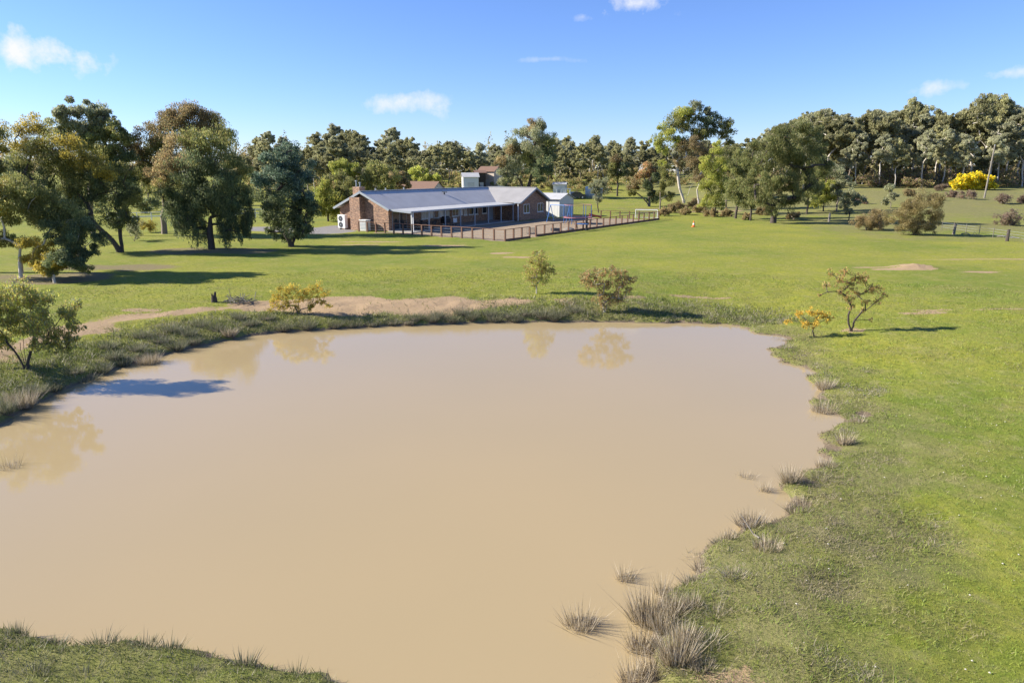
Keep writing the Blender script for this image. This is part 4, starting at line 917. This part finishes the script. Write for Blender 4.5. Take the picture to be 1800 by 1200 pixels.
MB().box(-.2, .2, -.2, .2, 0, .05).build('base', M['orange'], t); MB().lathe([(.15, .05), (.10, .35), (.045, .7), (.03, .72)], k=14).build('cone', M['orange'], t); MB().lathe([(.117, .27), (.085, .46)], k=14).build('reflective_band', M['white'], t)

# ---------------------------------------------------------------- sheds and farm buildings
def shed(name, label, base, rz, w, d, h, rh, wall, roof, door=None, cat='shed', open_=False, windows=()):
    """gabled building, gable ends on local +-x, front is local -y"""
    t = tag(empty(name, base, rz), label, cat)
    A = [(-w/2, -d/2, -.3), (-w/2, d/2, -.3), (-w/2, d/2, h), (-w/2, 0, h+rh), (-w/2, -d/2, h)]; B = [(w/2,)+p[1:] for p in A]
    m = MB(); m.poly(A[::-1]); m.poly(B)
    for i in range(5): j = (i+1) % 5; m.poly([A[i], A[j], B[j], B[i]])
    m.build('wall', M[wall], t)
    e = .25; k = rh/(d/2)
    for s in (-1, 1): MB().slab([(-w/2-e, s*(d/2+e), h-e*k+.06), (w/2+e, s*(d/2+e), h-e*k+.06), (w/2+e, 0, h+rh+.06), (-w/2-e, 0, h+rh+.06)][::s], .05).build('roof', M[roof], t)
    if door:
        x0, x1, z1 = door; dd = MB().box(x0, x1, -d/2-.04, -d/2+.02, 0, z1).build('door', M['offwhite' if wall != 'offwhite' else 'grey_metal'], t); MB().box(x1-.2, x1-.1, -d/2-.08, -d/2-.04, .95, 1.1).build('door_handle', M['dark_metal'], dd)
    for x0, x1, z0, z1 in windows:
        ww = MB().box(x0, x1, -d/2-.03, -d/2+.02, z0, z1).build('window', M['white'], t); MB().box(x0+.08, x1-.08, -d/2-.045, -d/2-.028, z0+.08, z1-.08).build('pane', M['glass'], ww)
    return t
p = ground(985, 389); gx, gy = house_xy(33.5, 9.2)
shed('garden_shed', 'pale grey metal shed with gabled roof beside the brick wing', (gx, gy, gz(gx, gy)), TH-R(90), 6.0, 4.4, 2.5, .7, 'offwhite', 'pale_roof', (-2.2, .2, 2.1))
def at_dist(px, d): r_ = ray(px, 300); x, y = r_.x/r_.y*d, d; return Vector((x, y, gz(x, y)))
shed('tiled_house', 'neighbouring house with brown tiled hip roof among the bushes', at_dist(737, 130), R(-25), 8, 6, 2.4, 1.9, 'cream', 'terracotta', (-.5, .4, 2), 'house', windows=((1.2, 2.6, .9, 2), (-3, -1.6, .9, 2)))
shed('white_shed', 'tall narrow white farm shed beside the salmon-coloured one', at_dist(826, 165), R(8), 3.6, 5, 3.6, .9, 'white', 'pale_roof', (-.8, .8, 2.4))
shed('brown_shed', 'dark brown open-fronted bay between the white and salmon sheds', at_dist(843, 168), R(8), 2.4, 4.5, 4.4, .5, 'bark_dark', 'terracotta', (-.7, .7, 2.2))
shed('salmon_shed', 'salmon-coloured farm shed with pale blue end wall', at_dist(861, 172), R(-28), 4.6, 4, 4.6, 1.1, 'cream', 'terracotta', (-1, 1, 2.6), windows=((1.2, 2, 1.4, 2.2),))
t = tag(empty('domed_tank', at_dist(815, 150)), 'low pale green domed water tank beyond the roof ridge', 'tank')
MB().lathe([(2.3, -.2), (2.3, 1.3), (2.2, 1.4), (1.7, 1.85), (.9, 2.15), (.05, 2.25)], k=24).build('shell', M['green_tank'], t, smooth=True); MB().tube((0, 0, 2.2), (0, 0, 2.45), .3, k=12).build('hatch', M['offwhite'], t)
t = tag(empty('water_tank', at_dist(1045, 152)), 'round pale corrugated water tank on the green slope behind the yard', 'tank')
MB().lathe([(1.9, -.2), (1.9, 2.2), (1.8, 2.3), (.05, 2.5)], k=24).build('shell', M['offwhite'], t, smooth=True)
for z in (.5, 1.1, 1.7): MB().lathe([(1.905, z), (1.93, z+.03), (1.905, z+.06)], k=24).build('hoop', M['grey_metal'], t)
shed('flat_shed', 'small white shed with rusty side wall left of the dark car', at_dist(985, 150), R(-12), 2.6, 2.6, 2.9, .4, 'offwhite', 'pale_roof', (-.6, .5, 2.1))
t = tag(empty('pergola_frame', at_dist(991, 138)), 'open frame of white posts in front of the small white shed', 'frame')
for x in (-1.3, -.45, .45, 1.3):
    for y in (-.7, .7): MB().bar((x, y, -.1), (x, y, 2.5), .13).build('post', M['white'], t)
for y in (-.7, .7): MB().bar((-1.45, y, 2.55), (1.45, y, 2.55), .1).build('beam', M['white'], t)
# dark car parked on the slope
t = tag(empty('parked_car', at_dist(1012, 148), R(200)), 'dark car parked on the slope behind the white post frame', 'car')
prof = [(-2.1, .35), (-2.15, .7), (-1.9, .95), (-1.35, 1.02), (-.75, 1.45), (.55, 1.48), (1.25, 1.05), (2.0, .88), (2.15, .6), (2.1, .35)]
m = MB(); m.poly([(x, -.85, z) for x, z in prof]); m.poly([(x, .85, z) for x, z in prof][::-1])
for i in range(len(prof)): j = (i+1) % len(prof); m.poly([(prof[i][0], -.85, prof[i][1]), (prof[i][0], .85, prof[i][1]), (prof[j][0], .85, prof[j][1]), (prof[j][0], -.85, prof[j][1])])
m.build('body', M['car'], t, .06)
for y in (-.857, .857): MB().poly([(-1.15, y, 1.03), (-.68, y, 1.38), (.5, y, 1.4), (1.05, y, 1.05)][::1 if y < 0 else -1]).build('side_window', M['glass'], t)
for x in (-1.3, 1.3):
    for y in (-.8, .8):
        w_ = MB().tube((x, y-.1, .33), (x, y+.1, .33), .33, k=16).build('wheel', M['black'], t); MB().tube((x, y-.11, .33), (x, y+.11, .33), .19, k=12).build('rim', M['chrome'], w_)
for y in (-.6, .6): MB().box(2.05, 2.17, y-.18, y+.18, .62, .78).build('headlight', M['white'], t)
# white caravan glimpsed under the big gum behind the house
t = tag(empty('caravan', at_dist(905, 140), R(5)), 'white caravan half hidden below the drooping gum', 'caravan')
MB().box(-2.2, 2.2, -1.05, 1.05, .5, 2.5).build('body', M['white'], t, .2)
for x in (-1.2, .4): w_ = MB().box(x, x+.9, -1.08, -1.04, 1.3, 1.95).build('window', M['grey_metal'], t); MB().box(x+.06, x+.84, -1.095, -1.075, 1.36, 1.89).build('pane', M['glass'], w_)
for y in (-.9, .9): MB().tube((0, y-.1, .33), (0, y+.1, .33), .33, k=14).build('wheel', M['black'], t)
MB().bar((-3.3, 0, .5), (-2.1, 0, .5), .1).build('drawbar', M['dark_metal'], t)

# ---------------------------------------------------------------- other fences, pole, logs
def rail_fence(label, p, q, n, h, mat):
    return fence('rail_fence', label, p, q, n, h, False, mat, (1.0, .55), False, .1)
rail_fence('white post-and-rail fence glimpsed behind the left row of trees', xy(190, 391), xy(340, 386), 6, 1.1, 'white')
rail_fence('white post-and-rail paddock fence between weeping tree and dark evergreen', xy(415, 383), xy(500, 381), 5, 1.1, 'white')
t = tag(empty('utility_pole', at_dist(1738, 118)), 'leaning weathered power pole beside the yellow wattle', 'pole')
MB().tube((0, 0, -.3), (.35, 0, 8.6), .15, .11, 10).build('shaft', M['grey_wood'], t); MB().tube((.35, 0, 8.6), (.352, 0, 8.68), .13, .1, 10).build('cap', M['grey_metal'], t)
for i, (px, py, lab) in enumerate(((1676, 412, 'grey split post of the wire fence beside a lying branch'), (1770, 424, 'dark split post of the wire fence furthest from the shrubs'), (1457, 390, 'leaning grey post of the wire fence near the conical she-oak'))):
    p = ground(px, py); t = tag(empty('fence_post', p, i*.7), lab, 'post')
    m = MB(); m.tube((0, 0, -.2), (.06-.05*i, 0, 1.1), .15, .12, 7).build('shaft', M['grey_wood' if i != 1 else 'bark_dark'], t); MB().bar((-.16, .0, .75), (.16, 0, .75), .03).build('wire_tie', M['grey_metal'], t)
wf = fence('wire_fence', 'thin wire and steel-picket fence along the edge of the right lawn', xy(1655, 404), xy(1830, 430), 7, 1.0, False, 'grey_wood', (), True, .04)
def log(label, p, q, r, name='fallen_branch'):
    P, Q = ground(*p), ground(*q); d = Q-P; t = tag(empty(name, P+Vector((0, 0, r))), label, 'log')
    a = Vector((0, 0, 0)); k = 4; g = np.random.default_rng(int(p[0])); ed = []
    pts = [d*(i/k)+Vector((0, 0, (.12*math.sin(i*2.1))))*(0 < i < k) for i in range(k+1)]
    for i in range(k): ed.append((pts[i], r*(1-.12*i), pts[i+1], r*(1-.12*(i+1))))
    v, q_ = frusta(ed, 7); npmesh('stem', v, q_, M['grey_wood'], t, smooth=True)
    v, q_ = frusta([(pts[2], r*.5, pts[2]+Vector((.3, .2, .35)), r*.2), (pts[3], r*.45, pts[3]+Vector((-.2, .3, .3)), r*.15)], 5); npmesh('twig', v, q_, M['grey_wood'], t)
log('pale fallen branch lying along the wire fence between its posts', (1690, 412), (1728, 415), .06)
log('pale fallen branch lying against the dark split post', (1752, 417), (1792, 419), .06)
log('bleached branch half sunk in the reeds of the right shore', (1296, 925), (1335, 948), .035)
t = tag(empty('tree_stump', ground(377, 531)), 'short dark jagged stump at the edge of the left lawn', 'stump')
v, q_ = frusta([((0, 0, -.1), .17, (0, 0, .25), .14), ((.03, 0, .2), .09, (.08, .02, .52), .05), ((-.06, .02, .2), .07, (-.1, 0, .42), .03), ((0, -.05, .2), .06, (.0, -.07, .36), .03)], 8); npmesh('wood', v, q_, M['bark_dark'], t)
t = tag(empty('brush_pile', ground(423, 532)), 'small heap of grey dead branches on the lawn by the dam wall', 'brush')
g = np.random.default_rng(5); ed = []
for k in range(46):
    a = g.random()*6.28; r_ = .55*math.sqrt(g.random()); c = Vector((r_*math.cos(a)*1.3, r_*math.sin(a), .05+.18*g.random())); dv = Vector((g.normal(), g.normal(), g.normal()*.35)).normalized()*(.25+.3*g.random())
    ed.append((c-dv, .018, c+dv, .008))
v, q_ = frusta(ed, 5); npmesh('branches', v, q_, M['grey_wood'], t)
# ---------------------------------------------------------------- rush tussocks (things) and grass (stuff)
def blades(P, H, Wd, lean, cols, bend=.0, gen=None):
    """P (n,3) roots, H heights, Wd widths -> one triangle per blade (two when bent)"""
    g = gen or rng; n = len(P)
    a = g.random(n)*2*np.pi; side = np.stack([np.cos(a), np.sin(a), np.zeros(n)], 1)
    t = P+lean*H[:, None]+np.stack([np.zeros(n), np.zeros(n), H], 1)
    v = np.stack([P-side*Wd[:, None]/2, P+side*Wd[:, None]/2, t], 1).reshape(-1, 3)
    c = np.repeat(np.concatenate([cols, np.ones((n, 1))], 1), 3, 0)
    return v, np.arange(3*n).reshape(n, 3), c
REED = np.array([(.42, .34, .22), (.34, .27, .17), (.48, .41, .29), (.24, .20, .11), (.54, .47, .36)])
def tussock(label, px, py, r, h, n, seed, pal=REED, spread=.45, group=None, cat='rushes', name='rush_tussock'):
    x, y = on_plane(px, py, WATER_Z); z = max(gz(x, y), WATER_Z-.05)
    if shore_sd(x, y) > .3: p = ground(px, py); x, y, z = p
    n = int(n*1.8); g = np.random.default_rng(seed); t = tag(empty(name, (x, y, z)), label, cat, group)
    a = g.random(n)*2*np.pi; q = r*np.sqrt(g.random(n)); P = np.stack([q*np.cos(a), q*np.sin(a)*.8, np.full(n, -.05)], 1)
    wild = np.where(g.random(n) < .18, 2.2, 1.0); lean = wild[:, None]*np.stack([np.cos(a), np.sin(a), np.zeros(n)], 1)*(q/r*spread*(.5+g.random(n)))[:, None]+g.normal(size=(n, 3))*.10*np.array([1, 1, 0])
    n = len(a); H = h*(.35+.75*g.random(n)**1.6)
    v, f, c = blades(P, H, np.full(n, .011)*(1+h*.3), lean, pal[g.integers(0, len(pal), n)]*(.75+.5*g.random((n, 1))), gen=g)
    npmesh('stalks', v, f, M['grass'], t, attrs={'col': ('FLOAT_COLOR', c)})
    # matted root clod
    if h < .27: return
    k = 16; cl = MB().lathe([(r*.8, -.12), (r*.7, -.01), (r*.45, .01), (r*.2, .02), (.01, .02)], k=k)
    cl.v = [(vx*(.8+.4*g.random()), vy*.8*(.8+.4*g.random()), vz+.03*g.random()) for vx, vy, vz in cl.v]
    cl.build('root_clod', M['clod'], t, smooth=True)
TUS = [(1020,1098,.20,.42,260,'broad rush clump standing alone in the muddy water off the right shore'),
 (1098,1017,.11,.36,130,'small rush clump in the water above the big shoreline clump'),
 (1145,1088,.30,.62,520,'biggest straw-coloured rush clump at the edge of the muddy water'),
 (1166,1042,.09,.42,130,'narrow upright rush clump just behind the biggest one'),
 (1128,1138,.18,.45,260,'rush clump with stalks fanned over the water below the biggest one'),
 (1190,1155,.22,.48,360,'dark dense rush clump on the muddy shore point'),
 (1115,1196,.18,.42,240,'rush clump by the water in the lowest corner of the shore'),
 (1180,1090,.16,.40,220,'pale bent rush clump between the biggest clump and the grass'),
 (1205,1120,.18,.30,240,'matted dry rush clump on the mud beside the dark dense one'),
 (1165,1118,.14,.40,180,'fine grey rush clump in the gap below the biggest clump'),
 (1150,1182,.16,.40,220,'leaning rush clump on the last point of the muddy shore'),
 (1215,1062,.15,.24,180,'low brown rush mat where the grass meets the small inlet'),
 (1235,1170,.16,.22,180,'flattened dry rush mat behind the dark dense clump'),
 (1045,1186,.05,.12,40,'tiny tuft poking out of the water near the lowest clump'),
 (1388,853,.16,.50,240,'tall brown rush clump beside the shore with the floating clods'),
 (1345,862,.08,.38,90,'thin rush clump standing in the water next to a floating clod'),
 (1312,838,.14,.26,90,'low clod with few stalks floating off the right shore'),
 (1410,888,.20,.34,240,'pale dry tussock at the grass edge below the tall brown rushes'),
 (1452,682,.24,.46,320,'rounded straw tussock where the right shore juts out'),
 (1448,722,.34,.40,420,'wide grey tussock mat just below the rounded straw tussock'),
 (1486,778,.18,.38,220,'grey tussock at the small muddy inlet'),
 (1508,745,.20,.26,160,'low pale tussock on the bank behind the small puddle'),
 (1452,824,.22,.26,200,'low grey tussock along the shore below the inlet'),
 (1320,930,.30,.30,300,'flattened bleached tussock with fallen stems on the shore'),
 (1350,962,.24,.26,220,'low brown tussock in the grass behind the flattened bleached one'),
 (1278,958,.11,.24,90,'small dark tuft at the water beside the flattened tussock'),
 (262,638,.34,.55,520,'large golden-brown tussock leaning over the left bank'),
 (40,718,.38,.55,520,'broad brown tussock at the water edge below the left bush'),
 (405,596,.26,.42,320,'yellowish tussock where the left bank meets the far bank'),
 (18,820,.25,.40,80,'sparse reeds standing in the water by the left frame edge')]
for i, (px, py, r, h, n, lab) in enumerate(TUS): tussock(lab, px, py, r, h, n, 300+i)
GREYT = np.array([(.19, .19, .12), (.25, .24, .17), (.14, .15, .07), (.30, .27, .19), (.10, .12, .05)])
def bank_point(px, py): p = ground(px, py); return p
for i, (px, py) in enumerate([(860,553),(895,556),(925,552),(955,556),(985,554),(1012,548),(830,560),(795,563),(760,562),(720,566),(690,568),(655,570),(620,572),(590,573),(540,575),(500,577),(340,600),(310,612),(215,640),(180,652),(150,668),(95,684),(975,560),(905,562),(870,563),(730,560),(770,556),(810,552),(470,560),(440,570),(380,580),(330,590),(280,600),(240,615),(200,628),(130,655),(420,560),(350,572),(300,582),(250,592),(190,612),(60,690),(10,735),(30,1128),(95,1150),(180,1148),(255,1150),(300,1158),(330,1185),(430,1185),(60,1185),(150,1188),(520,1195)]):
    k_ = .42 if py > 1100 else 1.0
    tussock('grey-green tussock on the bank along the far and left shore' if py < 1100 else 'short straw-tipped grass tuft on the near bank below the pond', px, py, (.22+.14*random.random())*(.4+.6*k_), (.30+.24*random.random())*k_, 260 if py < 1100 else 120, 400+i, GREYT, .7, 'grey tussocks along the pond bank' if py < 1100 else 'grass tufts on the near bank', 'tussock', 'bank_tussock')

SEDGE = np.array([(.42, .36, .26), (.33, .28, .19), (.24, .20, .14), (.50, .44, .33), (.24, .23, .10)])
for i, (px, py) in enumerate([(1300,578),(1335,588),(1368,596),(1385,612),(1372,640),(1400,650),(1425,662),(1432,735),(1470,742),(1492,760),(1482,800),(1440,838),(1425,858),(1400,905),(1370,918),(1300,945),(1262,966),(1225,980),(1235,1005),(1215,1035),(1185,1065),(1175,1110),(1200,1100),(1180,1185),(1210,1180),(1245,1130),(1260,1080),(1290,1010)]):
    tussock('low brown sedge tuft along the ragged right-hand shore', px, py, .10+.14*random.random(), .10+.14*random.random(), 110, 500+i, SEDGE, .9, 'sedge tufts along the right shore', 'tussock', 'sedge_tuft')
def dirt_at(x, y): return grid_lookup(DIRT_GRID, x, y)
DIRT_GRID = np.interp(poly_sd(DIRT_POLY, _X, _Y).reshape(_X.shape)+(vnoise(_X, _Y, 1.5)-.5)*1.2, [-.4, .3], [.97, 0])
def scatter(n, r0, r1, a0, a1, power=1.4, gen=None):
    """points round the viewpoint area, denser where nearer"""
    g = gen or rng; e = 2-power
    r = (r0**e+(r1**e-r0**e)*g.random(n))**(1/e); a = np.radians(a0+(a1-a0)*g.random(n))
    return r*np.sin(a), r*np.cos(a), r
def grass(name, label, x, y, r, hmin, hmax, pal, dens, wk=1.0, lean=.5):
    keep = rng.random(len(x)) < dens; x, y, r = x[keep], y[keep], r[keep]
    z = hz(x, y); k = z > WATER_Z+.03; x, y, z, r = x[k], y[k], z[k], r[k]; n = len(x)
    H = (hmin+(hmax-hmin)*rng.random(n))*(.6+.8*vnoise(x, y, .7))*np.where((y < 14) & (x < 3), .5, 1)
    patch = vnoise(x, y, 1.6)*.5+vnoise(x+9, y+4, .5)*.5
    pal = np.array(pal); idx = np.clip((patch*1.5-.25+rng.normal(size=n)*.16)*len(pal), 0, len(pal)-1).astype(int)
    cols = pal[idx]*(.75+.5*rng.random((n, 1)))
    ln = rng.normal(size=(n, 3))*lean*np.array([1, 1, 0])
    v, f, c = blades(np.stack([x, y, z-.01], 1), H, (.004+.0007*r)*wk, ln, cols)
    tag(npmesh(name, v, f, M['grass'], attrs={'col': ('FLOAT_COLOR', c)}), label, 'grass', kind='stuff')
LAWN = [(.28, .25, .12), (.23, .25, .065), (.175, .25, .04), (.24, .30, .05), (.29, .325, .055), (.145, .21, .035)]
x, y, r = scatter(620000, 7, 46, -62, 62)
d = shore_sd(x, y); flat_side = sstep(3, 8, x)
grass('lawn_grass', 'short green grass of the lawn around the pond', x, y, r, .025, .075, LAWN, np.where(d > .15, 1, 0)*(.35+.65*vnoise(x, y, 2.3))*(1-dirt_at(x, y)), 1.0, .7)
BANK = [(.29, .26, .17), (.22, .215, .11), (.15, .175, .05), (.19, .215, .06), (.31, .275, .19), (.13, .15, .045)]
x, y, r = scatter(520000, 6, 44, -66, 40, 1.1)
d = shore_sd(x, y)
grass('bank_grass', 'rough grey-green grass on the banks of the pond', x, y, r, .06, .20, BANK, np.where((d > .05) & (d < 4.5) & ((x < 3.0) | (y > 31)), 1., 0)*(1-sstep(1.6, 4.2, d))*(1-dirt_at(x, y)), 1.2, .6)
DRYB = [(.30, .25, .17), (.24, .20, .13), (.17, .16, .07), (.20, .21, .06), (.27, .24, .13), (.33, .29, .21)]
x, y, r = scatter(340000, 6, 40, 2, 50, 1.2); d = shore_sd(x, y)
grass('shore_grass', 'matted dry grass and sedge along the low right shore', x, y, r, .02, .085, DRYB, np.where((d > .03) & (x > 2.5), 1., 0)*(1-sstep(.6, 1, (d+1.6*(vnoise(x, y, 1.3)-.5))/np.where(y < 14, 2.4, 1.7)))*(.3+.7*vnoise(x, y, .4)), 1.0, 1.1)
# scattered pale pebbles and dry flower heads on the near lawn
x, y, r = scatter(260, 8, 28, 10, 48, 1.2); k = shore_sd(x, y) > .6; x, y = x[k], y[k]
m = MB()
for a, b_ in zip(x, y):
    s = .007+.012*random.random(); z = gz(a, b_)+.025
    m.lathe([(s*.4, -s*.5), (s, 0), (s*.5, s*.5)], (a, b_, z), 5)
tag(m.build('pebbles', M['stone']), 'pale pebbles and dry flower heads scattered over the near lawn', 'pebbles', kind='stuff')
